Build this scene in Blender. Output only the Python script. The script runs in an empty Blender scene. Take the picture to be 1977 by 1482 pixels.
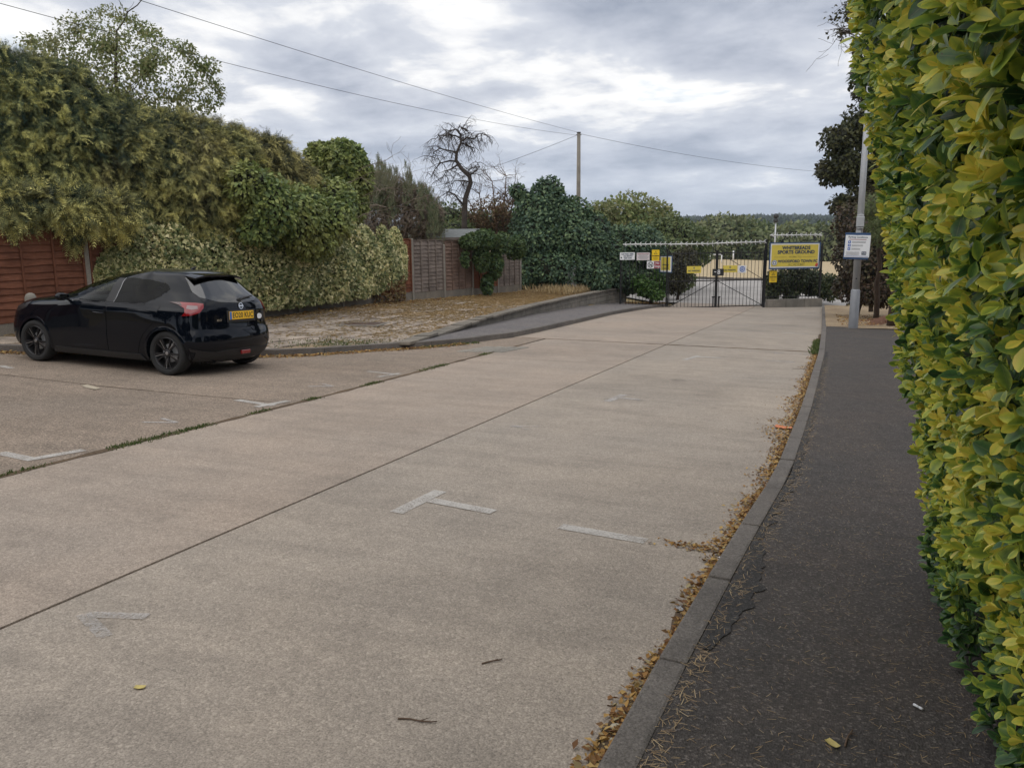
import bpy, bmesh, math, random
import numpy as np
from mathutils import Matrix, Vector
random.seed(7); RNG = np.random.default_rng(11)
scene = bpy.context.scene
COL = scene.collection
# ------------------------------------------------------------------ camera
FPX, PIT, ROL, CAMH, YAW = 1532.37, .1818, -.0095, 1.567, math.radians(21.1339)
IW, IH = 1977.0, 1482.0
_F = np.array([0, math.cos(PIT), -math.sin(PIT)]); _R0 = np.array([1., 0, 0]); _U0 = np.cross(_R0, _F)
_R = _R0*math.cos(ROL)+_U0*math.sin(ROL); _U = -_R0*math.sin(ROL)+_U0*math.cos(ROL)
def _rot(v):
    c, s = math.cos(YAW), math.sin(YAW)
    return np.array([v[0]*c-v[1]*s, v[0]*s+v[1]*c, v[2]])
cam_d = bpy.data.cameras.new('camera'); cam = bpy.data.objects.new('camera', cam_d); COL.objects.link(cam)
cam_d.sensor_width = 36; cam_d.lens = FPX/IW*36; cam_d.clip_start = .05; cam_d.clip_end = 9000
r_, u_, f_ = _rot(_R), _rot(_U), _rot(_F)
cam.matrix_world = Matrix(((r_[0], u_[0], -f_[0], 0), (r_[1], u_[1], -f_[1], 0), (r_[2], u_[2], -f_[2], CAMH), (0, 0, 0, 1)))
scene.camera = cam
# ------------------------------------------------------------------ sky, sun, exposure
SUN_EL, SUN_AZ = math.radians(60), math.radians(198)      # azimuth clockwise from +Y
world = bpy.data.worlds.new('World'); scene.world = world; world.use_nodes = True
SKYOFF = (-5.7, 9.0, 8)
def build_sky():
    nt = world.node_tree; nt.nodes.clear(); N = nt.nodes.new; L = nt.links.new
    out = N('ShaderNodeOutputWorld'); bg = N('ShaderNodeBackground'); bg.inputs[1].default_value = .1
    sky = N('ShaderNodeTexSky'); sky.sky_type = 'NISHITA'; sky.sun_disc = False
    sky.sun_elevation = SUN_EL; sky.sun_rotation = SUN_AZ; sky.air_density = 1.0; sky.dust_density = 1.5
    tc = N('ShaderNodeTexCoord'); sep = N('ShaderNodeSeparateXYZ'); L(tc.outputs['Generated'], sep.inputs[0])
    def M(op, a, b=None, c=None):
        n = N('ShaderNodeMath'); n.operation = op
        for i, v in enumerate((a, b, c)):
            if v is None: continue
            if isinstance(v, (int, float)): n.inputs[i].default_value = v
            else: L(v, n.inputs[i])
        return n.outputs[0]
    zc = M('ADD', M('MAXIMUM', sep.outputs[2], 0.0), .17)
    cmb = N('ShaderNodeCombineXYZ')
    L(M('DIVIDE', sep.outputs[0], zc), cmb.inputs[0]); L(M('DIVIDE', sep.outputs[1], zc), cmb.inputs[1])
    def noise(scale, det, rough, off, dist=0.0, stretch=(1, 1, 1)):
        mp = N('ShaderNodeMapping'); mp.inputs[1].default_value = off; mp.inputs[3].default_value = stretch
        L(cmb.outputs[0], mp.inputs[0])
        n = N('ShaderNodeTexNoise'); n.inputs['Scale'].default_value = scale; n.inputs['Detail'].default_value = det
        n.inputs['Roughness'].default_value = rough; n.inputs['Distortion'].default_value = dist
        L(mp.outputs[0], n.inputs[0]); return n.outputs[0]
    n1 = noise(.95, 9, .54, (3.8, 6.1, 0), .15); n2 = noise(2.6, 9, .58, (7.3, 2.2, 3), .2); n3 = noise(.30, 3, .5, SKYOFF)
    # thickness of the cloud deck: thin places are bright, thick ones grey
    th = M('ADD', M('MULTIPLY', n1, .62), M('MULTIPLY', n2, .38))
    th = M('ADD', th, M('MULTIPLY', M('SUBTRACT', n3, .5), .45))
    cr = N('ShaderNodeValToRGB'); L(th, cr.inputs[0]); e = cr.color_ramp.elements
    e[0].position = .395; e[0].color = (8.7, 8.7, 8.6, 1); e[1].position = .62; e[1].color = (2.8, 3.15, 3.9, 1)
    for p, c in ((.44, (7.2, 7.25, 7.4)), (.472, (5.5, 5.75, 6.3)), (.535, (4.3, 4.6, 5.3))):
        k = e.new(p); k.color = (*c, 1)
    cov = N('ShaderNodeValToRGB'); L(th, cov.inputs[0]); e = cov.color_ramp.elements
    e[0].position = .33; e[0].color = (.35,)*3+(1,); e[1].position = .40; e[1].color = (1, 1, 1, 1)
    mx = N('ShaderNodeMix'); mx.data_type = 'RGBA'; L(cov.outputs[0], mx.inputs[0]); L(sky.outputs[0], mx.inputs[6]); L(cr.outputs[0], mx.inputs[7])
    # distant deck pales towards the horizon
    hz = N('ShaderNodeMapRange'); L(sep.outputs[2], hz.inputs[0]); hz.inputs[1].default_value = .0; hz.inputs[2].default_value = .16
    hz.inputs[3].default_value = .55; hz.inputs[4].default_value = 0
    m2 = N('ShaderNodeMix'); m2.data_type = 'RGBA'; L(hz.outputs[0], m2.inputs[0]); L(mx.outputs[2], m2.inputs[6]); m2.inputs[7].default_value = (5.2, 5.9, 6.9, 1)
    L(m2.outputs[2], bg.inputs[0]); L(bg.outputs[0], out.inputs[0])
build_sky()
sd = bpy.data.lights.new('sun', 'SUN'); sun = bpy.data.objects.new('sun', sd); COL.objects.link(sun)
sd.energy = 1.5; sd.angle = math.radians(110); sd.color = (1, .95, .87)
_sv = Vector((math.sin(SUN_AZ)*math.cos(SUN_EL), math.cos(SUN_AZ)*math.cos(SUN_EL), math.sin(SUN_EL)))
sun.rotation_euler = _sv.to_track_quat('Z', 'Y').to_euler(); sun.location = (0, 0, 40)
vs = scene.view_settings; vs.view_transform = 'Standard'; vs.look = 'None'; vs.exposure = 0.40; vs.gamma = 1; vs.use_curve_mapping = False
# ------------------------------------------------------------------ survey helpers: pixel of the photo -> point of the place
def ray(x, y):
    v = _F*FPX+_R*(x-IW/2)-_U*(y-IH/2); return v/v[1]
def at(x, y, d):
    v = _rot(ray(x, y)*d); v[2] += CAMH; return v
def road_z(X, Y):
    s = max(Y, -30) if Y < 37 else 37+(Y-37)*.09
    return -.0441*s-.0112*max(min(X, 8), -30)+.022*min(max(0, -8.3-X), 4.5)
def paved_z(X, Y): return float(np.interp(Y, [14, 22.8, 30, 37.3, 60], [-.37, -.60, -.74, -.78, -.9]))+float(np.interp(Y, [14, 20], [.02, .045]))*(-8.3-X)
def gp(x, y, fn=road_z, off=0):
    v = ray(x, y); lo, hi = .5, 600
    for i in range(50):
        m = (lo+hi)/2; P = _rot(v*m); P[2] += CAMH
        if P[2]-fn(P[0], P[1])-off > 0: lo = m
        else: hi = m
    return P
def vis_px(P):
    c, s = math.cos(YAW), math.sin(YAW)
    x = P[..., 0]*c+P[..., 1]*s; y = -P[..., 0]*s+P[..., 1]*c; z = P[..., 2]-CAMH
    Q = np.stack([x, y, z], -1); d = Q@_F
    return IW/2+FPX*(Q@_R)/d, IH/2-FPX*(Q@_U)/d, d
# ------------------------------------------------------------------ object helpers
def props(o, label=None, cat=None, group=None, kind=None):
    for k, v in (('label', label), ('category', cat), ('group', group), ('kind', kind)):
        if v: o[k] = v
    return o
def link(o, parent=None):
    COL.objects.link(o)
    if parent:
        o.parent = parent; o.matrix_parent_inverse = parent.matrix_basis.inverted()
    return o
def empty(name, loc=(0, 0, 0), label=None, cat=None, group=None, kind=None, rotz=0, mat=None, parent=None):
    o = bpy.data.objects.new(name, None); o.empty_display_size = .2
    if mat is not None: o.matrix_basis = mat
    else: o.matrix_basis = Matrix.Translation(loc) @ Matrix.Rotation(rotz, 4, 'Z')
    link(o, parent); return props(o, label, cat, group, kind)
def mobj(name, me, mat=None, parent=None, M=None, **k):
    if mat and not me.materials: me.materials.append(mat)
    o = bpy.data.objects.new(name, me)
    if M is not None: o.matrix_basis = M
    link(o, parent); return props(o, k.get('label'), k.get('cat'), k.get('group'), k.get('kind'))
def local_obj(name, me, mat, parent, M=None):
    """child whose mesh is in its parent's own space"""
    if mat and not me.materials: me.materials.append(mat)
    o = bpy.data.objects.new(name, me); COL.objects.link(o); o.parent = parent
    if M is not None: o.matrix_basis = M
    return o
def np_mesh(name, V, F, smooth=False, attrs=None, uv=None):
    me = bpy.data.meshes.new(name); V = np.asarray(V, np.float32); F = np.asarray(F, np.int32); k = F.shape[1]; n = len(F)
    me.vertices.add(len(V)); me.vertices.foreach_set('co', V.ravel())
    me.loops.add(n*k); me.loops.foreach_set('vertex_index', F.ravel())
    me.polygons.add(n); me.polygons.foreach_set('loop_start', np.arange(0, n*k, k, dtype=np.int32)); me.polygons.foreach_set('loop_total', np.full(n, k, np.int32))
    if smooth: me.polygons.foreach_set('use_smooth', np.ones(n, bool))
    if attrs:
        for an, av in attrs.items():
            a = me.attributes.new(an, 'FLOAT', 'POINT'); a.data.foreach_set('value', np.asarray(av, np.float32))
    if uv is not None:
        l = me.uv_layers.new(name='UVMap'); l.data.foreach_set('uv', np.asarray(uv, np.float32)[F.ravel()].ravel())
    me.update(); me.validate(); return me
class MB:
    def __init__(s): s.v = []; s.f = []
    def add(s, V, F):
        b = len(s.v); s.v += [tuple(p) for p in V]; s.f += [tuple(i+b for i in q) for q in F]; return s
    def box(s, c, size, M=None):
        x, y, z = [q/2 for q in size]
        V = [Vector((i*x, j*y, k*z)) for k in (-1, 1) for j in (-1, 1) for i in (-1, 1)]
        V = [(M @ p if M else p)+Vector(c) for p in V]
        return s.add(V, [(0, 2, 3, 1), (4, 5, 7, 6), (0, 1, 5, 4), (2, 6, 7, 3), (0, 4, 6, 2), (1, 3, 7, 5)])
    def tube(s, pts, rad, n=8, cap=True):
        pts = [Vector(p) for p in pts]
        if not hasattr(rad, '__len__'): rad = [rad]*len(pts)
        b = len(s.v); up = None
        for i, p in enumerate(pts):
            t = (pts[min(i+1, len(pts)-1)]-pts[max(i-1, 0)]).normalized()
            if up is None: up = t.orthogonal().normalized()
            a = (up-t*up.dot(t)); a = a.normalized() if a.length > 1e-6 else t.orthogonal().normalized(); up = a; c = t.cross(a)
            for k in range(n):
                q = 2*math.pi*k/n; s.v.append(tuple(p+(a*math.cos(q)+c*math.sin(q))*rad[i]))
        for i in range(len(pts)-1):
            for k in range(n):
                s.f.append((b+i*n+k, b+i*n+(k+1) % n, b+(i+1)*n+(k+1) % n, b+(i+1)*n+k))
        if cap:
            s.f.append(tuple(b+k for k in reversed(range(n)))); e = b+(len(pts)-1)*n; s.f.append(tuple(e+k for k in range(n)))
        return s
    def lathe(s, prof, n=32, M=None, close=False):
        b = len(s.v); m = len(prof)
        for k in range(n):
            q = 2*math.pi*k/n
            for (r, z) in prof:
                p = Vector((r*math.cos(q), r*math.sin(q), z)); s.v.append(tuple(M @ p if M else p))
        for k in range(n):
            for i in range(m if close else m-1):
                i2 = (i+1) % m; k2 = (k+1) % n
                s.f.append((b+k*m+i, b+k2*m+i, b+k2*m+i2, b+k*m+i2))
        return s
    def mesh(s, name='mesh', smooth=False, bevel=0, seg=1):
        me = bpy.data.meshes.new(name); me.from_pydata(s.v, [], s.f); me.update()
        if bevel:
            bm = bmesh.new(); bm.from_mesh(me); bmesh.ops.bevel(bm, geom=bm.edges[:], offset=bevel, segments=seg, affect='EDGES', profile=.6); bm.to_mesh(me); bm.free()
        if smooth:
            for p in me.polygons: p.use_smooth = True
        return me
def autosmooth(o, ang=40):
    for p in o.data.polygons: p.use_smooth = True
    o.data.set_sharp_from_angle(angle=math.radians(ang)); return o
def text_mesh(s, size, bold=0.0, align='CENTER', depth=0.0, spacing=1.0):
    c = bpy.data.curves.new('txt', 'FONT'); c.body = s; c.size = size; c.offset = bold; c.align_x = align; c.align_y = 'CENTER'; c.extrude = depth; c.space_character = spacing; c.resolution_u = 3
    o = bpy.data.objects.new('txt', c); COL.objects.link(o)
    me = bpy.data.meshes.new_from_object(o); bpy.data.objects.remove(o); bpy.data.curves.remove(c); return me
# ------------------------------------------------------------------ materials
MATS = {}
class NT:
    def __init__(s, name):
        s.m = bpy.data.materials.new(name); s.m.use_nodes = True; s.t = s.m.node_tree
        s.b = s.t.nodes['Principled BSDF']; s.out = s.t.nodes['Material Output']; MATS[name] = s.m
        s.co = None
    def N(s, k): return s.t.nodes.new(k)
    def L(s, a, b): s.t.links.new(a, b)
    def coord(s):
        if not s.co: s.co = s.N('ShaderNodeNewGeometry').outputs['Position']
        return s.co
    def objco(s): return s.N('ShaderNodeTexCoord').outputs['Object']
    def noise(s, scale, det=4, rough=.55, co=None, stretch=None, dist=0, off=None):
        n = s.N('ShaderNodeTexNoise'); n.inputs['Scale'].default_value = scale; n.inputs['Detail'].default_value = det
        n.inputs['Roughness'].default_value = rough; n.inputs['Distortion'].default_value = dist
        c = co or s.coord()
        if stretch or off:
            mp = s.N('ShaderNodeMapping'); mp.inputs[3].default_value = stretch or (1, 1, 1); mp.inputs[1].default_value = off or (0, 0, 0); s.L(c, mp.inputs[0]); c = mp.outputs[0]
        s.L(c, n.inputs[0]); return n.outputs[0]
    def voro(s, scale, feat='F1', out='Distance', co=None):
        n = s.N('ShaderNodeTexVoronoi'); n.feature = feat; n.inputs['Scale'].default_value = scale; s.L(co or s.coord(), n.inputs[0]); return n.outputs[out]
    def ramp(s, fac, stops, interp='LINEAR'):
        n = s.N('ShaderNodeValToRGB'); s.L(fac, n.inputs[0]); e = n.color_ramp.elements; n.color_ramp.interpolation = interp
        while len(e) < len(stops): e.new(.5)
        for k, (p, c) in zip(e, stops):
            k.position = p; k.color = (*c, 1) if hasattr(c, '__len__') else (c, c, c, 1)
        return n.outputs[0]
    def mix(s, fac, a, b, mode='MIX'):
        n = s.N('ShaderNodeMix'); n.data_type = 'RGBA'; n.blend_type = mode
        for i, v in ((0, fac), (6, a), (7, b)):
            if isinstance(v, (int, float)): n.inputs[i].default_value = v if i == 0 else (v, v, v, 1)
            elif isinstance(v, tuple): n.inputs[i].default_value = (*v, 1)
            else: s.L(v, n.inputs[i])
        return n.outputs[2]
    def math(s, op, a, b=0.0):
        n = s.N('ShaderNodeMath'); n.operation = op
        for i, v in enumerate((a, b)):
            if isinstance(v, (int, float)): n.inputs[i].default_value = v
            else: s.L(v, n.inputs[i])
        return n.outputs[0]
    def base(s, c):
        if isinstance(c, tuple): s.b.inputs['Base Color'].default_value = (*c, 1)
        else: s.L(c, s.b.inputs['Base Color'])
        return s
    def set(s, **k):
        for a, v in k.items():
            i = s.b.inputs[a.replace('_', ' ')]
            if isinstance(v, (int, float)): i.default_value = v
            elif isinstance(v, tuple): i.default_value = v
            else: s.L(v, i)
        return s
    def bump(s, h, dist=.01, strength=1.0):
        n = s.N('ShaderNodeBump'); n.inputs['Distance'].default_value = dist; n.inputs['Strength'].default_value = strength; s.L(h, n.inputs['Height']); s.L(n.outputs[0], s.b.inputs['Normal']); return s
    def island(s): return s.N('ShaderNodeNewGeometry').outputs['Random Per Island']
    def objrand(s): return s.N('ShaderNodeObjectInfo').outputs['Random']
def flat(name, col, rough=.6, metal=0.0, var=.12, scale=6, **k):
    n = NT(name); f = n.noise(scale, 5, .6)
    lo = tuple(c*(1-var) for c in col); hi = tuple(min(1, c*(1+var)) for c in col)
    n.base(n.ramp(f, [(.3, lo), (.7, hi)])); n.set(Roughness=rough, Metallic=metal, **k); return n.m
def concrete(name, warm, cool, grain=1.0, stain=.3):
    n = NT(name); st = n.voro(85, 'F1', 'Color'); sv = n.N('ShaderNodeSeparateColor'); n.L(st, sv.inputs[0])
    big = n.noise(.55, 5, .6); mid = n.noise(3.2, 6, .65); fine = n.noise(140, 3, .7); streak = n.noise(1.3, 5, .6, stretch=(.55, 3.4, 1))
    c = n.mix(n.ramp(big, [(.35, 0.0), (.65, 1.0)]), warm, cool)
    c = n.mix(n.ramp(mid, [(.3, stain), (.62, 0.0)]), c, tuple(v*.62 for v in cool))
    c = n.mix(n.ramp(streak, [(.46, 0.0), (.74, .42)]), c, tuple(v*.6 for v in cool))
    blot = n.noise(.42, 7, .68, off=(4, 2, 0)); c = n.mix(n.ramp(blot, [(.48, 0.0), (.68, .42)]), c, tuple(v*.5 for v in cool)); oil = n.noise(1.9, 3, .5, off=(9, 1, 0)); c = n.mix(n.ramp(oil, [(.68, 0.0), (.74, .4)]), c, tuple(v*.4 for v in cool))
    c = n.mix(.34*grain, c, n.mix(1.0, c, n.ramp(sv.outputs[0], [(0, .42), (.45, .85), (.8, 1.1), (1, 1.65)]), 'MULTIPLY'))
    c = n.mix(1.0, c, n.ramp(fine, [(.25, .50), (.5, 1.0), (.75, 1.4)]), 'MULTIPLY')
    c = n.mix(1.0, c, n.ramp(n.noise(26, 6, .75), [(.3, .88), (.5, 1.0), (.7, 1.10)]), 'MULTIPLY')
    n.base(c).set(Roughness=.9, Specular_IOR_Level=.25)
    h = n.math('ADD', n.math('MULTIPLY', n.voro(85), -.6), n.math('MULTIPLY', fine, .6)); n.bump(h, .006, .8); return n.m
def leaf_mat(name, cols, clump=None, clump_scale=1.2, rough=.5, trans=.25, clump_amt=.6, spec=.35):
    """cols: ramp over a random number for each leaf; clump: colour of patches of the plant"""
    n = NT(name); k = len(cols); c = n.ramp(n.island(), [(i/max(1, k-1), v) for i, v in enumerate(cols)])
    if clump: c = n.mix(n.ramp(n.noise(clump_scale, 4, .6), [(.42, 0.0), (.62, clump_amt)]), c, clump)
    n.base(c).set(Roughness=rough, Specular_IOR_Level=spec)
    if trans:
        t = n.N('ShaderNodeBsdfTranslucent'); n.L(c, t.inputs[0]); m = n.N('ShaderNodeMixShader'); m.inputs[0].default_value = trans
        n.L(n.b.outputs[0], m.inputs[1]); n.L(t.outputs[0], m.inputs[2]); n.L(m.outputs[0], n.out.inputs[0])
    return n.m
M_ROADL = concrete('concrete_warm', (.41, .33, .263), (.365, .306, .252), .8, .25)
M_ROADR = concrete('concrete_grey', (.405, .342, .277), (.355, .307, .256), .8, .34)
M_BAY = concrete('concrete_bay', (.335, .262, .20), (.29, .235, .185), 1.9, .4)
M_KERB = concrete('concrete_kerb', (.195, .172, .15), (.155, .14, .126), .8, .4)
M_BOARD = concrete('concrete_board', (.27, .235, .19), (.21, .19, .16), .35, .4)
M_BLOCK = concrete('concrete_block', (.30, .27, .225), (.20, .185, .16), .4, .6)
def tarmac(name, col, brown, needles=.0):
    n = NT(name); st = n.voro(130, 'F1', 'Color'); sv = n.N('ShaderNodeSeparateColor'); n.L(st, sv.inputs[0])
    c = n.mix(n.ramp(n.noise(.9, 6, .65), [(.36, 0.0), (.66, 1.0)]), col, brown)
    c = n.mix(n.ramp(n.noise(6, 6, .7), [(.35, .45), (.6, 0.0)]), c, tuple(v*.55 for v in col))
    c = n.mix(.75, c, n.mix(1.0, c, n.ramp(sv.outputs[0], [(0, .5), (.55, .9), (.85, 1.2), (1, 2.6)]), 'MULTIPLY'))
    n.base(c).set(Roughness=.88, Specular_IOR_Level=.3); n.bump(n.math('ADD', n.voro(130), n.noise(60, 3, .6)), .006, .7); return n.m
M_TARM = tarmac('tarmac_pavement', (.076, .068, .062), (.094, .078, .067))
M_TARM2 = tarmac('tarmac_path', (.165, .152, .15), (.20, .178, .165))
M_PATCH = tarmac('tarmac_patch', (.05, .047, .045), (.06, .055, .05))
def slab_mat():
    n = NT('paving_stone'); r = n.objrand(); c = n.ramp(r, [(0, (.42, .345, .28)), (.4, (.48, .40, .33)), (.75, (.37, .315, .265)), (1, (.53, .44, .35))])
    c = n.mix(n.ramp(n.noise(2.5, 6, .65), [(.36, .7), (.62, 0.0)]), c, (.12, .10, .08)); c = n.mix(.7, c, n.mix(1.0, c, n.ramp(n.noise(45, 4, .7), [(.3, .5), (.7, 1.5)]), 'MULTIPLY'))
    n.base(c).set(Roughness=.92, Specular_IOR_Level=.2); n.bump(n.noise(18, 6, .7), .02, .6); return n.m
M_SLAB = slab_mat()
def soil_mat(name, a, b, c2):
    n = NT(name); c = n.ramp(n.noise(.8, 7, .65), [(.3, a), (.5, b), (.68, c2)]); c = n.mix(.8, c, n.mix(1.0, c, n.ramp(n.noise(38, 5, .75), [(.3, .45), (.7, 1.55)]), 'MULTIPLY'))
    n.base(c).set(Roughness=.97, Specular_IOR_Level=.1); n.bump(n.noise(14, 7, .7), .05, .8); return n.m
M_SOIL = soil_mat('dry_soil', (.27, .20, .135), (.40, .305, .205), (.48, .38, .25))
M_DUST = soil_mat('dusty_earth', (.27, .20, .135), (.34, .26, .17), (.38, .29, .19))
M_MULCH = soil_mat('red_earth', (.13, .07, .048), (.18, .095, .065), (.22, .14, .09))
M_GRAVE = soil_mat('joint_dirt', (.09, .065, .045), (.13, .095, .065), (.18, .13, .085))
M_GROUND = soil_mat('parched_ground', (.16, .14, .075), (.27, .21, .11), (.33, .25, .13))
M_FIELD = soil_mat('straw_field', (.40, .315, .19), (.47, .375, .235), (.44, .345, .21))
def paint_mat(name, col, keep):
    n = NT(name); w = n.ramp(n.math('ADD', n.math('MULTIPLY', n.noise(70, 4, .7), .6), n.math('MULTIPLY', n.noise(5, 5, .6), .4)), [(keep-.12, .9), (keep+.12, 0.0)])
    n.base(col).set(Roughness=.85, Alpha=w, Specular_IOR_Level=.2); return n.m
M_PAINT = paint_mat('worn_white_paint', (.50, .47, .43), .58); M_PAINT2 = paint_mat('faded_white_paint', (.48, .45, .42), .52); M_PAINT3 = paint_mat('ghost_paint', (.46, .43, .40), .47)
def wood(name, a, b, c, rough=.8):
    n = NT(name); o = n.objco(); r = n.objrand()
    g = n.noise(9, 6, .65, co=o, stretch=(.5, 8, 8), dist=.6); cc = n.ramp(g, [(.3, a), (.52, b), (.75, c)])
    cc = n.mix(n.ramp(r, [(0, .0), (1, .5)]), cc, tuple(v*.6 for v in b)); cc = n.mix(n.ramp(n.noise(2.2, 5, .7), [(.42, .0), (.66, .6)]), cc, tuple(v*.5 for v in a))
    n.base(cc).set(Roughness=rough, Specular_IOR_Level=.2); n.bump(g, .008, .7); return n.m
M_WRED = wood('wood_red_brown', (.13, .05, .028), (.21, .084, .048), (.28, .125, .078)); M_WGREY = wood('wood_weathered', (.14, .112, .095), (.25, .205, .175), (.36, .305, .26)); M_WORNG = wood('wood_orange', (.16, .055, .027), (.235, .088, .045), (.30, .125, .065)); M_WMIX = wood('wood_faded_brown', (.13, .085, .066), (.23, .155, .12), (.31, .225, .18))
M_POST = concrete('concrete_post', (.32, .29, .245), (.27, .25, .215), .3, .25)
M_BLACKM = flat('black_iron', (.02, .02, .021), .5, .3); M_GALV = flat('galvanised_steel', (.50, .51, .52), .42, .55, .15, 20); M_PALE = flat('pale_spikes', (.62, .62, .60), .5, .2)
M_LAMP = flat('lamp_post_paint', (.40, .41, .42), .45, .3, .10, 4); M_LAMPB = flat('lamp_base_paint', (.25, .26, .28), .5, .2, .1, 4)
M_WHITE = flat('white_plastic', (.78, .79, .80), .45, 0, .04); M_YEL = flat('sign_yellow', (.72, .58, .09), .45, 0, .05); M_YELW = flat('warning_yellow', (.85, .58, .02), .45, 0, .05); M_BLUE = flat('sign_blue', (.025, .07, .17), .5, 0, .08); M_NAVY = flat('lettering_navy', (.03, .055, .10), .5, 0, .05); M_INK = flat('ink_black', (.02, .02, .02), .5, 0, .05); M_GREYT = flat('ink_grey', (.28, .29, .30), .6, 0, .05); M_MAR = flat('sign_maroon', (.30, .045, .06), .5, 0, .06); M_RED = flat('ink_red', (.6, .06, .04), .5, 0, .05); M_OLIVE = flat('ink_olive', (.34, .28, .06), .5, 0, .05); M_PINK = flat('sign_pale', (.66, .60, .60), .5, 0, .05); M_BBLUE = flat('icon_blue', (.03, .12, .45), .5, 0, .05)
M_BARK = wood('bark_brown', (.05, .035, .026), (.09, .066, .05), (.14, .11, .085)); M_DEADB = wood('bark_dead', (.05, .042, .036), (.085, .07, .06), (.13, .11, .095)); M_TWIG = wood('twig_brown', (.11, .07, .05), (.17, .115, .08), (.24, .17, .12)); M_PALEB = wood('bark_pale', (.20, .16, .125), (.28, .23, .18), (.36, .30, .24))
# ------------------------------------------------------------------ the setting
def lerp_line(pts):
    xs = [p[0] for p in pts]; ys = [p[1] for p in pts]
    return lambda q: float(np.interp(q, xs, ys))
kerb_x = lerp_line([(-12, -.85), (-6, -.75), (2.2, -.55), (4.2, -.40), (6, -.24), (9.2, -.12), (16, .05), (23, .12), (40, .16)])     # Y -> X of the right kerb's road side
j1_x = lerp_line([(-12, -3.25), (2, -3.2), (17, -3.0), (30, -2.78), (40, -2.7)])
j2_x = lerp_line([(-12, -5.45), (4, -5.5), (8, -5.5), (14, -5.66), (17, -5.72), (40, -5.9)])
KL = [(-15.5, 7.2), (-13.2, 8.4), (-12.31, 8.9), (-8.9, 10.85), (-8.3, 11.6), (-7.75, 12.8), (-7.28, 13.6), (-6.82, 15.0), (-6.5, 16.9), (-6.5, 18.5), (-6.6, 21.7), (-6.8, 27.7), (-6.65, 32), (-6.35, 36)]
kl_y = lerp_line([(p[0], p[1]) for p in KL[:9]])           # X -> Y on the left kerb's near part
kl_x = lerp_line([(p[1], p[0]) for p in KL[6:]])
WALLL = [(-7.30, 13.3), (-7.71, 15.87), (-8.2, 20.5), (-8.55, 24), (-8.8, 30), (-8.65, 34), (-8.35, 37.3)]
wl_x = lerp_line([(p[1], p[0]) for p in WALLL])
def pz(X, Y):
    a = road_z(X, Y)+.10; b = paved_z(X, Y); t = min(1, max(0, (Y-14)/4)); return a*(1-t)+b*t
rz = np.vectorize(road_z); pzv = np.vectorize(pz)
def sheet(name, xa, xb, y0, y1, nx, ny, zf, off=0.0, skirt=0.0, jit=0.0):
    """a surface between the lines xa(Y) and xb(Y)"""
    V = []; F = []
    for j in range(ny+1):
        Y = y0+(y1-y0)*j/ny; a, b = xa(Y), xb(Y)
        for i in range(nx+1):
            X = a+(b-a)*i/nx; V.append((X, Y, zf(X, Y)+off+(random.uniform(-jit, jit) if jit else 0)))
    w = nx+1
    for j in range(ny):
        for i in range(nx): F.append((j*w+i, j*w+i+1, (j+1)*w+i+1, (j+1)*w+i))
    if skirt:
        ring = [i for i in range(w)]+[(j)*w+nx for j in range(1, ny+1)]+[ny*w+i for i in range(nx-1, -1, -1)]+[j*w for j in range(ny-1, 0, -1)]
        b0 = len(V); V += [(V[k][0], V[k][1], V[k][2]-skirt) for k in ring]; n = len(ring)
        F += [(ring[k], b0+k, b0+(k+1) % n, ring[(k+1) % n]) for k in range(n)]
    me = bpy.data.meshes.new(name); me.from_pydata(V, [], F); me.update(); return me
# ground: one sheet to the horizon
def ground_z(X, Y):
    if Y > 36.5 or Y < -12: z = road_z(X, Y)-.10
    elif X < wl_x(Y)-.25 and Y > 13: z = pz(X, Y)-.16
    elif X < -14: z = pz(X, Y)-.16
    elif X > 1.0: z = road_z(X, Y)+.02-.06
    else: z = road_z(X, Y)-.16
    return z
def axis(fine0, fine1, st, far0, far1):
    a = list(np.arange(fine0, fine1+1e-6, st)); g = st; x = fine1
    while x < far1: g *= 1.35; x = min(far1, x+g); a.append(x)
    g = st; x = fine0
    while x > far0: g *= 1.35; x = max(far0, x-g); a.insert(0, x)
    return a
def build_ground():
    xs = axis(-24, 12, .5, -2500, 2500); ys = axis(-12, 62, .5, -600, 2600); w = len(xs)
    V = [(x, y, ground_z(x, y)) for y in ys for x in xs]
    F = [(j*w+i, j*w+i+1, (j+1)*w+i+1, (j+1)*w+i) for j in range(len(ys)-1) for i in range(w-1)]
    mobj('ground', np_mesh('ground', V, F), M_GROUND, kind='structure')
build_ground()
# road: concrete bays with open joints
road = empty('road', (0, 0, 0), kind='structure')
g = .011
TJ = 16.95
def slab(xa, xb, y0, y1, mat, nx=6, ny=16, zf=road_z):
    return mobj('road_slab', sheet('road_slab', xa, xb, y0, y1, nx, ny, zf, 0, .09), mat, road)
slab(lambda y: j1_x(y)+g, lambda y: kerb_x(y)+.02, -12, TJ-.02, M_ROADR, 6, 40)
slab(lambda y: j1_x(y)+g, lambda y: kerb_x(y)+.02, TJ+.02, 38.6, M_ROADR, 6, 30)
slab(lambda y: j2_x(y)+.02, lambda y: j1_x(y)-g, -12, TJ-.02, M_ROADL, 6, 40)
slab(lambda y: kl_x(y)-.02, lambda y: j1_x(y)-g, TJ+.02, 36.2, M_ROADL, 8, 30)
slab(lambda y: -6.35, lambda y: j1_x(y)-g, 36.21, 38.6, M_ROADL, 8, 4)
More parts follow.
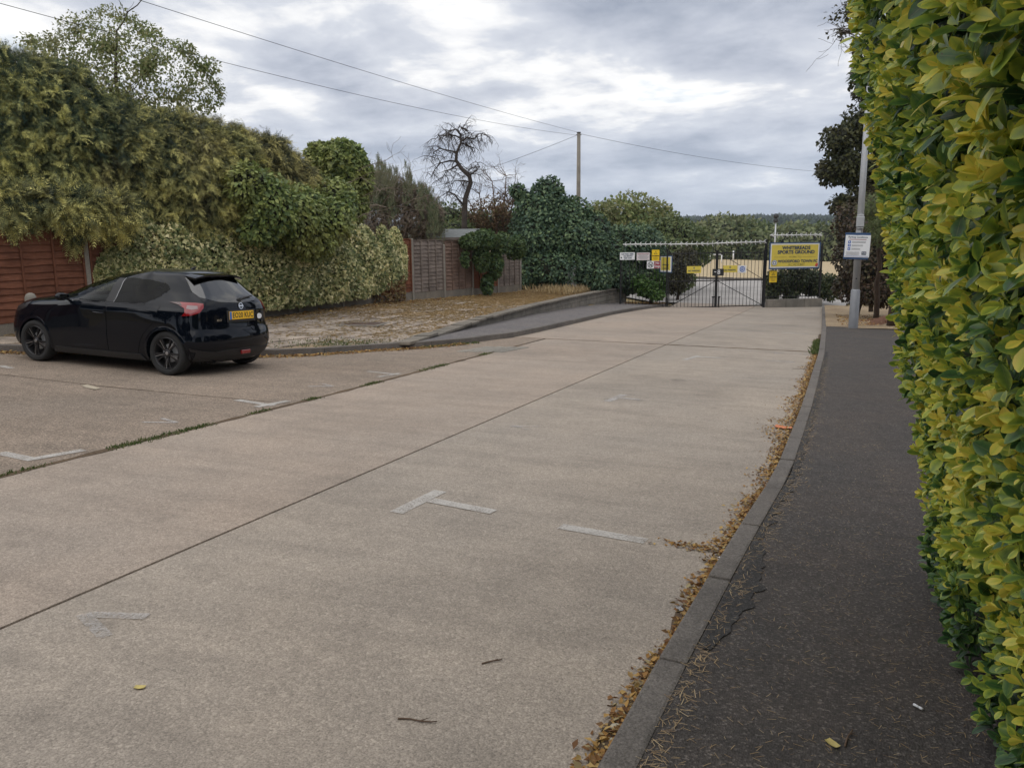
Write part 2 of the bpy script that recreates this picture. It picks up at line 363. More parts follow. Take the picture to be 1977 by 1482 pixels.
# left parking bays (their far edge follows the kerb)
def bay(y0, y1f, mat):
    xs = np.linspace(-15.4, -5.55, 46); V = []; F = []; ny = 12
    for j in range(ny+1):
        for x in xs:
            xx = min(x, j2_x(y0)-.02) if x > -5.8 else x
            y = y0+(y1f(x)-y0)*j/ny; xx = x if x < -6.2 else x+(j2_x(y)-.025-(-5.55))*((x+6.2)/.65); V.append((xx, y, road_z(xx, y)))
    w = len(xs)
    for j in range(ny):
        for i in range(w-1): F.append((j*w+i, j*w+i+1, (j+1)*w+i+1, (j+1)*w+i))
    return mobj('road_slab', np_mesh('road_slab', V, F), mat, road)
bay(-12, lambda x: 1.4, M_BAY); bay(1.408, lambda x: 7.33, M_BAY); bay(7.338, lambda x: kl_y(x)+.03 if x < -6.5 else 16.9+(x+6.5)*.1, M_BAY)
mobj('joint_filler', sheet('joint_filler', lambda y: -15.6, lambda y: kerb_x(y), -12, 16.9, 24, 40, road_z, -.024), M_GRAVE, road)
mobj('joint_filler', sheet('joint_filler', lambda y: max(-6.6, kl_x(y)), lambda y: kerb_x(y), 16.9, 38.6, 12, 30, road_z, -.024), M_GRAVE, road)
def ribbon(xs, yf, wf, off=.003):
    V = []; F = []
    for x in xs: y = yf(x); w_ = wf(x); V += [(x, y-w_, road_z(x, y)+off), (x, y+w_, road_z(x, y)+off)]
    for i in range(len(xs)-1): F.append((2*i, 2*i+2, 2*i+3, 2*i+1))
    mobj('joint_dirt', np_mesh('joint_dirt', V, F), M_GRAVE, road)
ribbon(np.linspace(-6.3, -.05, 160), lambda x: TJ+.006*math.sin(x*9), lambda x: .016+.020*abs(math.sin(x*3.7)*math.sin(x*11+1))+(.03*abs(math.sin(x*5)) if x > -3.4 else 0))
ribbon(np.linspace(-10.8, -5.9, 120), lambda x: 7.334+.012*math.sin(x*2.1), lambda x: .003+.004*abs(math.sin(x*6.7)))
# paint: bay marks
def mark(segs, mat, w=.1):
    mb = MB()
    for k, (x0, y0, x1, y1) in enumerate(segs):
        d = Vector((x1-x0, y1-y0, 0)); n = Vector((-d.y, d.x, 0)).normalized()*w/2; N = 6
        V = []
        for i in range(N+1):
            p = Vector((x0, y0, 0))+d*i/N
            for s in (1, -1): q = p+n*s; V.append((q.x, q.y, road_z(q.x, q.y)+.004+.0015*k))
        mb.add(V, [(2*i, 2*i+1, 2*i+3, 2*i+2) for i in range(N)])
    mobj('road_marking', mb.mesh('road_marking'), mat, road)
def gx(*q): P = gp(*q); return (P[0], P[1])
def pm(lines, mat, w=.1): mark([(*gx(*a), *gx(*b)) for a, b in lines], mat, w)
pm([((1082, 1016), (1247, 1045))], M_PAINT); pm([((765, 990), (850, 948)), ((832, 966), (953, 989))], M_PAINT)
pm([((205, 1230), (160, 1186)), ((168, 1187), (285, 1191))], M_PAINT3, .06); pm([((990, 822), (1022, 830)), ((985, 823), (1040, 824))], M_PAINT3, .06)
pm([((1172, 775), (1205, 762)), ((1190, 768), (1236, 772))], M_PAINT2, .1); pm([((1322, 695), (1348, 687)), ((1338, 689), (1392, 691))], M_PAINT, .1)
pm([((1420, 637), (1475, 640))], M_PAINT2, .12); pm([((1478, 696), (1535, 699))], M_PAINT2, .1); pm([((1495, 682), (1512, 682))], M_PAINT2, .14); pm([((1510, 642), (1560, 645))], M_PAINT, .1); pm([((1545, 684), (1568, 685))], M_PAINT2, .1)
pm([((0, 874), (66, 888)), ((60, 887), (162, 869))], M_PAINT); pm([((456, 772), (528, 783)), ((495, 786), (556, 774))], M_PAINT); pm([((275, 815), (340, 816)), ((312, 808), (342, 816))], M_PAINT2, .05)
pm([((710, 717), (768, 723)), ((730, 728), (772, 721))], M_PAINT, .08); pm([((595, 746), (640, 746)), ((622, 741), (642, 746))], M_PAINT2, .06); pm([((0, 706), (22, 711))], M_PAINT, .1)
# grey setts by the kerb
for i in range(4):
    for j in range(3):
        x = -6.18+i*.21+j*.045; y = 13.55+j*.40+i*.10
        me = MB().box((0, 0, 0), (.19, .36, .05)).mesh('paver', bevel=.01)
        mobj('paver', me, M_POST, road, Matrix.Translation((x, y, road_z(x, y)-.012)) @ Matrix.Rotation(-.0441, 4, 'X') @ Matrix.Rotation(-.1, 4, 'Z'))
# kerb stones
def resample(pts, step):
    P = [Vector((*p, 0)) for p in pts]; out = [P[0].copy()]; acc = 0
    for a, b in zip(P[:-1], P[1:]):
        L = (b-a).length; t = step-acc
        while t <= L: out.append(a+(b-a)*(t/L)); t += step
        acc = L-(t-step)
    return out
stone = {}
def stone_mesh(name, L, w, h, bev=.012):
    k = (name, round(L, 3), w, h)
    if k not in stone: stone[k] = MB().box((0, 0, 0), (w, L, h)).mesh(name, bevel=bev, seg=2)
    return stone[k]
def place(a, b, zf, dz, roll=0.0, side=0.0):
    d = b-a; za = zf(a.x, a.y); zb = zf(b.x, b.y); c = (a+b)/2; ang = math.atan2(-d.x, d.y); n = Vector((d.y, -d.x, 0)).normalized()*side
    return Matrix.Translation((c.x+n.x, c.y+n.y, (za+zb)/2+dz)) @ Matrix.Rotation(ang, 4, 'Z') @ Matrix.Rotation(math.atan2(zb-za, d.length), 4, 'X') @ Matrix.Rotation(roll, 4, 'Y')
kr = empty('kerb_right', (kerb_x(0), 0, 0), kind='structure')
R = resample([(kerb_x(y), y) for y in np.arange(-10, 38.3, .5)], .915)
for a, b in zip(R[:-1], R[1:]):
    mobj('kerb_stone', stone_mesh('kerb_stone', .902, .112, .26, .014), M_KERB, kr, place(a, b, road_z, .105-.13+random.uniform(-.004, .004), random.uniform(-.015, .015), .0625))
kl = empty('kerb_left', (-8, 12, 0), kind='structure')
R = resample(KL, .80)
for a, b in zip(R[:-1], R[1:]):
    mobj('kerb_stone', stone_mesh('kerb_stone', .795, .14, .26), M_KERB, kl, place(a, b, road_z, .115-.13+random.uniform(-.006, .006), random.uniform(-.03, .03), -.05))
# right pavement
pav_r = lerp_line([(-12, 1.3), (4, 1.3), (6, 3.2), (9, 6), (24, 9)])
mobj('pavement', sheet('pavement', lambda y: kerb_x(y)+.12, pav_r, -12, 24.0, 10, 60, road_z, .098), M_TARM, kind='structure')
def patch(name, y0, y1, wfun, mat, off, n=60):
    V = []; F = []
    for j in range(n+1):
        y = y0+(y1-y0)*j/n; w = wfun(y)
        for i in range(4): X = kerb_x(y)+.126+w*i/3; V.append((X, y, road_z(X, y)+off))
    for j in range(n):
        for i in range(3): F.append((j*4+i, j*4+i+1, (j+1)*4+i+1, (j+1)*4+i))
    return mobj(name, np_mesh(name, V, F), mat, kind='structure')
def wob(y): return abs(math.sin(y*7.1)+math.sin(y*17.3+1)+.7*math.sin(y*41+2))*.3
patch('tarmac_repair', 2.95, 4.35, lambda y: .05+.10*max(0, math.sin((y-2.95)/1.4*math.pi))*(.6+.7*wob(y)), M_PATCH, .103)
patch('tarmac_edge', 4.4, 16, lambda y: .02+.075*wob(y), M_PATCH, .103, 200)
# earth and bare ground beyond the lamp post, right-hand side
def earth_z(X, Y):
    m = .28*math.exp(-((X-2.6)/1.1)**2-((Y-25.6)/1.0)**2)
    return road_z(X, Y)+.105+m+.02*math.sin(X*3.1)*math.sin(Y*2.3)+.035*max(0, X-1.5)
mobj('bare_earth', sheet('bare_earth', lambda y: kerb_x(y)+.11, lambda y: 9, 23.55, 38.4, 36, 50, earth_z, 0, 0, .006), M_DUST, kind='structure')
def mound():
    V = []; F = []; nx, ny = 22, 16
    for j in range(ny+1):
        for i in range(nx+1):
            X = 1.15+3.6*i/nx; Y = 24.5+3.9*j/ny; e = min(i, nx-i, j*1.4, (ny-j)*1.4)
            V.append((X, Y, earth_z(X, Y)+min(.06, e*.025-.03)+random.uniform(-.03, .035)))
    for j in range(ny):
        for i in range(nx): F.append((j*(nx+1)+i, j*(nx+1)+i+1, (j+1)*(nx+1)+i+1, (j+1)*(nx+1)+i))
    mobj('earth_mound', np_mesh('earth_mound', V, F, True), M_MULCH, kind='structure')
mound()
# left tarmac path below the retaining wall
mobj('path', sheet('path', lambda y: wl_x(y)-.06, lambda y: kl_x(y)-.04, 13.55, 36.6, 8, 40, road_z, .104), M_TARM2, kind='structure')
# paved strip between the kerb and the fence: bed + single stones
FENCE = [(-14.75, 4.2), (-13.9, 10.0), (-12.85, 17.0), (-12.55, 23.2), (-11.7, 30.2), (-11.45, 32.4)]
fx = lerp_line([(p[1], p[0]) for p in FENCE])
def inner_x(y): return kl_x_near(y) if y < 13.5 else wl_x(y)-.02
_kn = [(p[1], p[0]) for p in KL[:7]]; kl_x_near = lerp_line(_kn)
pave = empty('paved_strip', (-10, 14, 0), kind='structure')
mobj('paving_bed', sheet('paving_bed', lambda y: fx(y)-.4, lambda y: inner_x(y)-.05, 7.6, 37.3, 14, 70, pz, -.022), M_SOIL, pave)
slabm = [MB().box((0, 0, 0), (.585, L, .05)).mesh('paving_slab', bevel=.012) for L in (.58, .74, .88)]
row = 0; y = 7.8
cnt = 0
X = -14.0
while X < -7.6:
    k = 0; Y = 7.9+random.uniform(0, .5)
    while Y < 24:
        i = random.choice((0, 1, 2)); L = (.58, .74, .88)[i]; yc = Y+L/2; xc = X
        if fx(yc)+.35 < xc < inner_x(yc)-.38 and inner_x(Y) > xc+.3 and cnt < 280 and not (Y > 18 and random.random() < .5):
            z = pz(xc, yc); sl = (pz(xc, yc+.3)-pz(xc, yc-.3))/.6
            mobj('paving_slab', slabm[i], M_SLAB, pave, Matrix.Translation((xc, yc, z-.025+random.uniform(-.012, .012))) @ Matrix.Rotation(math.atan(sl)+random.uniform(-.012, .012), 4, 'X') @ Matrix.Rotation(random.uniform(-.02, .02), 4, 'Y') @ Matrix.Rotation(random.uniform(-.03, .03), 4, 'Z')); cnt += 1
        Y += L+.015
    X += .605
# manhole plate
P = gp(703, 626, pz); mh = empty('manhole_cover', P, 'flat rusty square access cover set in the old paving slabs', 'manhole cover')
Mh = Matrix.Translation((P[0], P[1], pz(P[0], P[1])+.006)) @ Matrix.Rotation(-.03, 4, 'X') @ Matrix.Rotation(.2, 4, 'Z')
M_RUST = flat('rusty_iron', (.10, .065, .048), .8, .2, .3, 14)
mobj('frame', MB().box((0, .46, 0), (1.0, .08, .03)).box((0, -.46, 0), (1.0, .08, .03)).box((.46, 0, 0), (.08, .84, .03)).box((-.46, 0, 0), (.08, .84, .03)).mesh('frame', bevel=.004), M_POST, mh, Mh)
mobj('lid', MB().box((0, 0, .004), (.83, .83, .03)).mesh('lid', bevel=.006), M_RUST, mh, Mh)
# retaining wall: blocks and copings
rw = empty('retaining_wall', (-8.5, 28, road_z(-8.5, 28)), 'low grey concrete block retaining wall with copings beside the tarmac path', 'wall')
W = resample(WALLL, .62)
for k, (a, b) in enumerate(zip(W[:-1], W[1:])):
    mid = (a+b)/2; top = pz(mid.x-.3, mid.y); bot = road_z(mid.x, mid.y)+.06; h = top-bot-.02
    tiltn = random.uniform(-.03, .03) if k < 14 else random.uniform(-.01, .01)
    M = place(a, b, lambda x, y: pz(x-.3, y), .018+(random.uniform(-.03, .02) if k < 12 else random.uniform(-.005, .005)), tiltn, -.1)
    mobj('coping', stone_mesh('coping', .60, .34, .06, .01), M_BOARD, rw, M)
    n = 0; zt = top-.016
    while zt-bot > .05 and n < 5:
        hh = min(.215, zt-bot); off = .3 if n % 2 else 0
        aa = a+(b-a)*off/.62 if off else a; bb = b+(b-a)*off/.62 if off else b
        c = (aa+bb)/2; d = b-a; ang = math.atan2(-d.x, d.y)
        me = stone_mesh('block', .605, .2, round(hh-.012, 2), .008)
        mobj('block', me, M_BLOCK, rw, Matrix.Translation((c.x-.12+random.uniform(-.006, .006), c.y, zt-hh/2)) @ Matrix.Rotation(ang, 4, 'Z') @ Matrix.Rotation(math.atan2(pz(b.x, b.y)-pz(a.x, a.y), d.length), 4, 'X')); zt -= hh; n += 1
core = MB()
for a, b in zip(W[:-1], W[1:]):
    mid = (a+b)/2; top = pz(mid.x-.3, mid.y); bot = road_z(mid.x, mid.y)-.05; d = b-a
    if top-.06 > bot: core.box((mid.x-.14, mid.y, (top-.06+bot)/2), (.15, .64, top-.06-bot), Matrix.Rotation(math.atan2(-d.x, d.y), 3, 'Z'))
mobj('mortar', core.mesh('mortar'), M_GRAVE, rw)
# yard, field and hills beyond the gate
def far_z(X, Y): return road_z(X, Y)
M_YARD = concrete('yard_concrete', (.44, .41, .38), (.36, .34, .32), .5, .3)
def yard_l(y): return np.interp(y, [38.6, 62], [-7.5, -26]); 
def yard_r(y): return np.interp(y, [38.6, 62], [1, 4])
mobj('yard', sheet('yard', yard_l, yard_r, 38.62, 61.5, 14, 16, road_z, .0), M_YARD, kind='structure')
mobj('field', sheet('field', lambda y: -95-(y-62)*.3, lambda y: 60, 62.2, 116, 20, 24, road_z, .05), M_FIELD, kind='structure')
def hill_h(ang, r):
    e = max(0, min(1, (r-420)/1150)); e = e*e*(3-2*e)
    return -1.6+e*(27+4*math.sin(ang*9+1)+2.5*math.sin(ang*23+.5))
def build_hills():
    V = []; F = []; na, nr = 120, 26
    for i in range(na+1):
        ang = -1.3+2.5*i/na
        for j in range(nr+1):
            r = 320+1900*j/nr; V.append((r*math.sin(ang-YAW), r*math.cos(ang-YAW), hill_h(ang, r)+3*math.sin(r*.02+ang*30)*(j > 2)))
    for i in range(na):
        for j in range(nr): a = i*(nr+1)+j; F.append((a, a+nr+1, a+nr+2, a+1))
    n = NT('hill_grass'); n.base(n.ramp(n.noise(.02, 5, .6), [(.35, (.05, .075, .03)), (.6, (.10, .11, .05))])).set(Roughness=.95)
    mobj('hills', np_mesh('hills', V, F, True), n.m, kind='structure')
build_hills()
# ------------------------------------------------------------------ foliage tools
def unit(a): return a/np.maximum(1e-9, np.linalg.norm(a, axis=-1, keepdims=True))
_K = RNG.normal(size=(9, 3)); _PH = RNG.uniform(0, 6.28, 9)
def lump(P, s):
    v = np.sin(P@(_K.T*s)+_PH); return v[:, :5].mean(1)*.6+np.sin(P@(_K.T*s*2.7)+_PH)[:, 5:].mean(1)*.4
T4 = (np.array([(0, 0, 0), (-.28, .45, .08), (0, 1, -.06), (.28, .45, .08)]), np.array([(0, 3, 2), (0, 2, 1)]))
T6 = (np.array([(0, 0, 0), (-.30, .30, .07), (-.25, .68, .05), (0, 1, -.08), (.25, .68, .05), (.30, .30, .07), (0, .5, 0)]), np.array([(0, 6, 1), (1, 6, 2), (2, 6, 3), (3, 6, 4), (4, 6, 5), (5, 6, 0)]))
TIVY = (np.array([(0, 0, 0), (-.42, .02, .05), (-.50, .42, .03), (-.20, .50, .06), (0, .95, -.05), (.20, .50, .06), (.50, .42, .03), (.42, .02, .05), (0, .35, -.02)]), np.array([(8, i+1, i) for i in range(7)]+[(8, 0, 7)]))
def spray_t(n=6, droop=.35, w=.05, spread=.55, thin=.7):
    V = []; F = []
    sp = [np.array((0, t, -droop*t*t)) for t in np.linspace(0, 1, n+1)]
    for p in sp: V.append(p)
    for i in range(n):
        F.append((i, i+1, i+1))
        for s in (-1, 1):
            L = spread*(1-.75*i/n)*(.8+.4*((i*7) % 3)/2); tip = sp[i]+np.array((s*L*.75, L*.9, -.28*L)); V.append(tip); V.append(sp[i]+(sp[i+1]-sp[i])*thin); F.append((i, len(V)-1, len(V)-2) if s > 0 else (len(V)-1, i, len(V)-2))
    V.append(sp[-1]+np.array((0, .16, -.12))); V.append(sp[-1]+np.array((w, 0, 0))); F.append((n, len(V)-1, len(V)-2))
    return np.array(V), np.array([f for f in F if len(set(f)) == 3])
TSPR = spray_t(8, .45, .04, .40)
TPLU = spray_t(5, -.05, .06, .40)
def scatter(name, T, P, A, Nn, S, mat, parent=None, W=None, **k):
    TV, TF = T; Y = unit(A); Z = unit(Nn-Y*(Nn*Y).sum(1, keepdims=True)); Xa = np.cross(Y, Z); n = len(P)
    W = S if W is None else W
    V = P[:, None]+Xa[:, None]*(TV[None, :, 0:1]*W[:, None, None])+Y[:, None]*(TV[None, :, 1:2]*S[:, None, None])+Z[:, None]*(TV[None, :, 2:3]*S[:, None, None])
    F = (TF[None]+(np.arange(n)*len(TV))[:, None, None]).reshape(-1, 3)
    return mobj(name, np_mesh(name, V.reshape(-1, 3), F), mat, parent, **k)
def shell(blobs, n, thick=.3, amp=.16, ls=1.3, cull=.75, inside=.80):
    C = np.array([b[:3] for b in blobs]); R = np.array([b[3:6] if len(b) > 4 else (b[3],)*3 for b in blobs])
    area = (R[:, 0]*R[:, 1]+R[:, 1]*R[:, 2]+R[:, 0]*R[:, 2]); m = int(n*2.4)
    i = RNG.choice(len(blobs), m, p=area/area.sum()); d = unit(RNG.normal(size=(m, 3))); r = 1-thick*RNG.random(m)**1.6
    P = C[i]+d*R[i]; r = r*(1+amp*lump(P, ls)); P = C[i]+d*R[i]*r[:, None]; Nn = unit(d/R[i]); keep = np.ones(m, bool)
    for j in range(len(blobs)):
        q = np.linalg.norm((P-C[j])/R[j], axis=1); keep &= (i == j) | (q > inside)
    tc = unit(np.array([0, 0, CAMH])-P); keep &= ~(((tc*Nn).sum(1) < -.2) & (RNG.random(m) < cull))
    P, Nn = P[keep][:n], Nn[keep][:n]; return P, Nn
def leaves(name, blobs, n, size, mat, parent=None, T=T4, droop=.4, jit=.6, thick=.3, amp=.16, ls=1.3, cull=.75, up=0.0, **k):
    P, Nn = shell(blobs, n, thick, amp, ls, cull); m = len(P); J = RNG.normal(size=(m, 3))
    A = Nn*.6+J*jit+np.array([0, 0, -droop+up]); N2 = Nn+RNG.normal(size=(m, 3))*.45+np.array([0, 0, .35]); S = size*RNG.uniform(.6, 1.3, m)
    return scatter(name, T, P, A, N2, S, mat, parent, **k)
_ico = None
def cores(name, blobs, mat, parent, f=.74):  # solid dark cores that paint the shade seen in leaf gaps
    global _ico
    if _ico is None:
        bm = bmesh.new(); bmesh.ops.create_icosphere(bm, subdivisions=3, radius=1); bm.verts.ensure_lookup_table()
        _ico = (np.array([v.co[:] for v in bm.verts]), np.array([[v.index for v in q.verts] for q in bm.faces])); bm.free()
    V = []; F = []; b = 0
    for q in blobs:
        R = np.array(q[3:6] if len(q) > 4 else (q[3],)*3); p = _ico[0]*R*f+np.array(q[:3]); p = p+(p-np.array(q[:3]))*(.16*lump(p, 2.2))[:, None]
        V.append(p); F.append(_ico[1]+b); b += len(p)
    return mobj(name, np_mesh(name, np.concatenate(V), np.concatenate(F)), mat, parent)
def branch_mb(mb, p, d, L, r, depth, rnd, droop=0.0, kids=3, wig=.35, n=5, shrink=.66):
    pts = [Vector(p)]; dd = Vector(d).normalized(); rad = [r]
    for i in range(n):
        dd = (dd+Vector((rnd.uniform(-1, 1), rnd.uniform(-1, 1), rnd.uniform(-1, 1)-droop))*wig).normalized(); pts.append(pts[-1]+dd*L/n); rad.append(max(.004, r*(1-.6*(i+1)/n)))
    mb.tube(pts, rad, 5 if r > .02 else 3, cap=False)
    if depth > 0:
        for k in range(kids):
            i = rnd.randint(max(1, n//3), n); o = Vector((rnd.uniform(-1, 1), rnd.uniform(-1, 1), rnd.uniform(-.5, .8)-droop)); branch_mb(mb, pts[i], dd*.5+o, L*shrink*rnd.uniform(.7, 1.1), rad[i]*.7, depth-1, rnd, droop, kids, wig, n, shrink)
    return pts
def ax(px, py, d, rx, ry=None, rz=None):
    """blob at a pixel and depth, radii in metres (across the view, along it, up)"""
    P = at(px, py, d); ry = rx if ry is None else ry; rz = rx if rz is None else rz; return (P[0], P[1], P[2], (rx+ry)/2, (rx+ry)/2, rz)
def gz(X, Y): return ground_z(X, Y)
def tree_root(name, px, d, label, cat='tree', group=None):
    P = at(px, 500, d); return empty(name, (P[0], P[1], gz(P[0], P[1])), label, cat, group)
def trunk(root, top, r0=.12, r1=.04, mat=None, bend=.15, limbs=0, rnd=random, name='trunk', L=1.0):
    b = Vector(root.matrix_basis.translation); t = Vector(top); mb = MB(); pts = []; n = 7
    for i in range(n+1):
        q = b.lerp(t, i/n); w = math.sin(i/n*math.pi)*bend; pts.append(q+Vector((rnd.uniform(-1, 1)*w*.6, rnd.uniform(-1, 1)*w*.6, 0)))
    pts[0].z -= .12
    mb.tube(pts, [r0+(r1-r0)*i/n for i in range(n+1)], 9)
    for k in range(limbs):
        i = rnd.randint(3, n); a = rnd.uniform(0, 6.28); branch_mb(mb, pts[i], (math.cos(a), math.sin(a), .7), L*rnd.uniform(.7, 1.2), r1*.8, 2, rnd, 0, 3, .3)
    o = mobj(name, mb.mesh(name, True), mat or M_BARK, root); return o
# leaf colours
L_CON = leaf_mat('conifer_gold', [(.035, .040, .014), (.09, .085, .02), (.17, .15, .03), (.31, .26, .045)], (.035, .05, .02), .55, .6, .25, .6)
L_CON2 = leaf_mat('conifer_bronze', [(.055, .048, .016), (.12, .10, .028), (.20, .16, .04), (.30, .235, .06)], (.07, .05, .024), .8, .6, .2, .55)
L_COND = leaf_mat('conifer_dark', [(.022, .032, .014), (.055, .062, .02), (.12, .115, .028), (.24, .215, .04)], (.02, .034, .02), .5, .6, .2, .6)
L_IVD = leaf_mat('ivy_dark', [(0.033, 0.065, 0.029), (0.060, 0.109, 0.042), (0.105, 0.167, 0.058), (0.165, 0.217, 0.078)], (0.075, 0.102, 0.039), .9, .5, .2, .4)
L_SHADE = flat('inner_twigs', (.020, .021, .012), .95, 0, .5, 5)  # near-black filler: shade inside the crowns is put into its colour
L_IVAR = leaf_mat('ivy_variegated', [(0.068, 0.108, 0.038), (0.256, 0.277, 0.103), (0.634, 0.596, 0.282), (1.028, 0.913, 0.526)], (0.121, 0.163, 0.065), 1.3, .5, .2, .55)
L_IVG = leaf_mat('ivy_green', [(0.066, 0.106, 0.041), (0.131, 0.187, 0.062), (0.227, 0.296, 0.088), (0.348, 0.390, 0.120)], (0.348, 0.305, 0.088), .9, .45, .2, .4)
L_IVB = leaf_mat('ivy_withered', [(.12, .06, .028), (.18, .10, .045), (.22, .15, .06), (.16, .14, .05)], None, 1, .6, .15)
L_DEC = leaf_mat('leaf_light', [(0.110, 0.154, 0.055), (0.176, 0.231, 0.077), (0.264, 0.297, 0.105), (0.308, 0.286, 0.132)], (0.220, 0.187, 0.110), .8, .55, .35, .35)
L_DARK = leaf_mat('leaf_dark', [(0.043, 0.087, 0.054), (0.079, 0.139, 0.077), (0.131, 0.201, 0.099), (0.196, 0.262, 0.110)], (0.048, 0.087, 0.064), .6, .5, .2, .5)
L_MID = leaf_mat('leaf_mid', [(0.066, 0.101, 0.040), (0.112, 0.152, 0.057), (0.172, 0.209, 0.079), (0.238, 0.253, 0.100)], (0.066, 0.101, 0.048), .4, .5, .3, .5)
L_RED = leaf_mat('leaf_plum', [(0.033, 0.024, 0.020), (0.063, 0.039, 0.028), (0.102, 0.060, 0.038), (0.098, 0.090, 0.035)], (0.038, 0.045, 0.022), .8, .5, .15, .5)
L_BLK = leaf_mat('leaf_near_black', [(0.023, 0.030, 0.015), (0.042, 0.051, 0.020), (0.067, 0.072, 0.025), (0.095, 0.095, 0.034)], (0.057, 0.034, 0.022), .5, .5, .15, .5)
L_CYP = leaf_mat('cypress_grey', [(0.077, 0.106, 0.052), (0.127, 0.163, 0.081), (0.176, 0.200, 0.103), (0.220, 0.206, 0.132)], (0.209, 0.181, 0.121), .6, .6, .15, .6)
L_BRN = leaf_mat('leaf_brown', [(.10, .06, .032), (.15, .09, .048), (.19, .125, .07), (.13, .11, .045)], None, 1, .6, .2)
L_FAR = leaf_mat('wood_far', [(.022, .042, .02), (.035, .058, .025), (.05, .072, .03)], (.05, .065, .03), .02, .7, .1, .5)
L_BUSH = leaf_mat('leaf_bright', [(.03, .07, .018), (.05, .11, .025), (.085, .16, .035), (.12, .19, .05)], None, 1, .42, .3)
# ------------------------------------------------------------------ fence along the left
fence = empty('boundary_fence', (-12.9, 17, pz(-12.9, 17)), 'long wooden lap panel fence with concrete posts and gravel boards', 'fence')
def slat_mesh(seed, L=1.80):
    r = random.Random(seed); n = 9; V = []; F = []; h = .155; ph = r.uniform(0, 6)
    for i in range(n+1):
        x = -L/2+L*i/n; w = .010*math.sin(i*1.3+ph)+r.uniform(-.006, .006)
        for (y, z) in ((-.040, -h/2+w), (-.026, -h/2+w-.004), (.006, h/2), (-.004, h/2)): V.append((x, y, z))
    for i in range(n):
        a = i*4; b = a+4
        for k in range(4): F.append((a+k, a+(k+1) % 4, b+(k+1) % 4, b+k))
    F += [(3, 2, 1, 0), (n*4, n*4+1, n*4+2, n*4+3)]
    me = bpy.data.meshes.new('slat'); me.from_pydata(V, [], F); me.update(); return me
SL = {}
FP = resample(FENCE, 1.93)
# which timber each run of panels has
def timber(y):
    if y < 19.6: return M_WRED
    if y < 23.0: return M_WORNG
    if y < 24.9: return M_WGREY
    if y < 26.8: return M_WMIX
    if y < 28.6: return M_WORNG
    return M_WGREY
for k, (a, b) in enumerate(zip(FP[:-1], FP[1:])):
    za, zb = pz(a.x, a.y), pz(b.x, b.y); c = (a+b)/2; d = b-a; ang = math.atan2(d.y, d.x)
    z0 = min(za, zb)-.02; tm = timber(c.y); near = c.y < 20
    Mx = Matrix.Translation((c.x, c.y, z0)) @ Matrix.Rotation(ang, 4, 'Z')          # local +y faces the road? front is -y
    mobj('gravel_board', MB().box((0, 0, .14), (1.86, .05, .34)).mesh('gravel_board', bevel=.006), M_BOARD, fence, Mx)
    H = 1.68 if not near else 1.72
    if 26.8 < c.y < 28.6: H = 1.0
    pan = empty('fence_panel', mat=Mx @ Matrix.Translation((0, 0, .31)), parent=fence)
    ns = int(H/.128); tmn = tm.name
    for i in range(ns):
        if (i % 3, tmn) not in SL: SL[(i % 3, tmn)] = slat_mesh(i % 3+len(SL))
        s = mobj('slat', SL[(i % 3, tmn)], tm, pan, Mx @ Matrix.Translation((random.uniform(-.006, .006), .0, .31+.075+i*.128)) @ Matrix.Rotation(random.uniform(-.006, .006), 4, 'Y'))
    for x in ((-.89, -.3, .3, .89) if near else (-.89, -.45, 0, .45, .89)):
        mobj('batten', MB().box((x, -.05, .31+H/2), (.042, .026, H)).mesh('batten', bevel=.003), tm, pan, Mx)
    mobj('cap_rail', MB().box((0, -.012, .31+H+.012), (1.84, .075, .025)).mesh('cap_rail', bevel=.003), tm, pan, Mx)
for k, a in enumerate(FP):
    d = (FP[min(k+1, len(FP)-1)]-FP[max(k-1, 0)]); ang = math.atan2(d.y, d.x)
    lean = random.uniform(-.012, .012); h = 2.02 if a.y < 25 else 1.85
    mobj('post', MB().box((0, -.01, h/2-.05), (.105, .115, h+.1)).mesh('post', bevel=.012), M_POST, fence, Matrix.Translation((a.x, a.y, pz(a.x, a.y)-.02)) @ Matrix.Rotation(ang, 4, 'Z') @ Matrix.Rotation(lean, 4, 'Y'))
# ------------------------------------------------------------------ conifers over the fence
TFIN = spray_t(6, .40, .03, .42, .50)
def con_mat(name, dark, mid, tip, brown):
    """old growth dark, the season's tips golden; some plumes bronzed"""
    n = NT(name); t = n.N('ShaderNodeAttribute'); t.attribute_name = 'tone'
    f = n.math('ADD', t.outputs['Fac'], n.math('MULTIPLY', n.math('SUBTRACT', n.noise(.9, 4, .6), .5), .9)); c = n.ramp(f, [(.08, dark), (.5, mid), (.95, tip)]); c = n.mix(n.ramp(n.noise(.55, 4, .65, off=(3, 9, 1)), [(.52, 0.0), (.70, .5)]), c, brown)
    c = n.mix(.5, c, n.mix(1.0, c, n.ramp(n.island(), [(0, .4), (1, 1.7)]), 'MULTIPLY')); n.base(c).set(Roughness=.65, Specular_IOR_Level=.2)
    tr = n.N('ShaderNodeBsdfTranslucent'); n.L(c, tr.inputs[0]); m = n.N('ShaderNodeMixShader'); m.inputs[0].default_value = .25; n.L(n.b.outputs[0], m.inputs[1]); n.L(tr.outputs[0], m.inputs[2]); n.L(m.outputs[0], n.out.inputs[0]); return n.m
L_CON = con_mat('conifer_gold', (.036, .058, .040), (.25, .26, .11), (.74, .68, .25), (.36, .29, .16)); L_CON2 = con_mat('conifer_bronze', (.052, .064, .042), (.29, .27, .12), (.72, .64, .25), (.42, .32, .185)); L_COND = con_mat('conifer_dark', (.028, .056, .042), (.18, .21, .095), (.72, .68, .24), (.20, .195, .10))
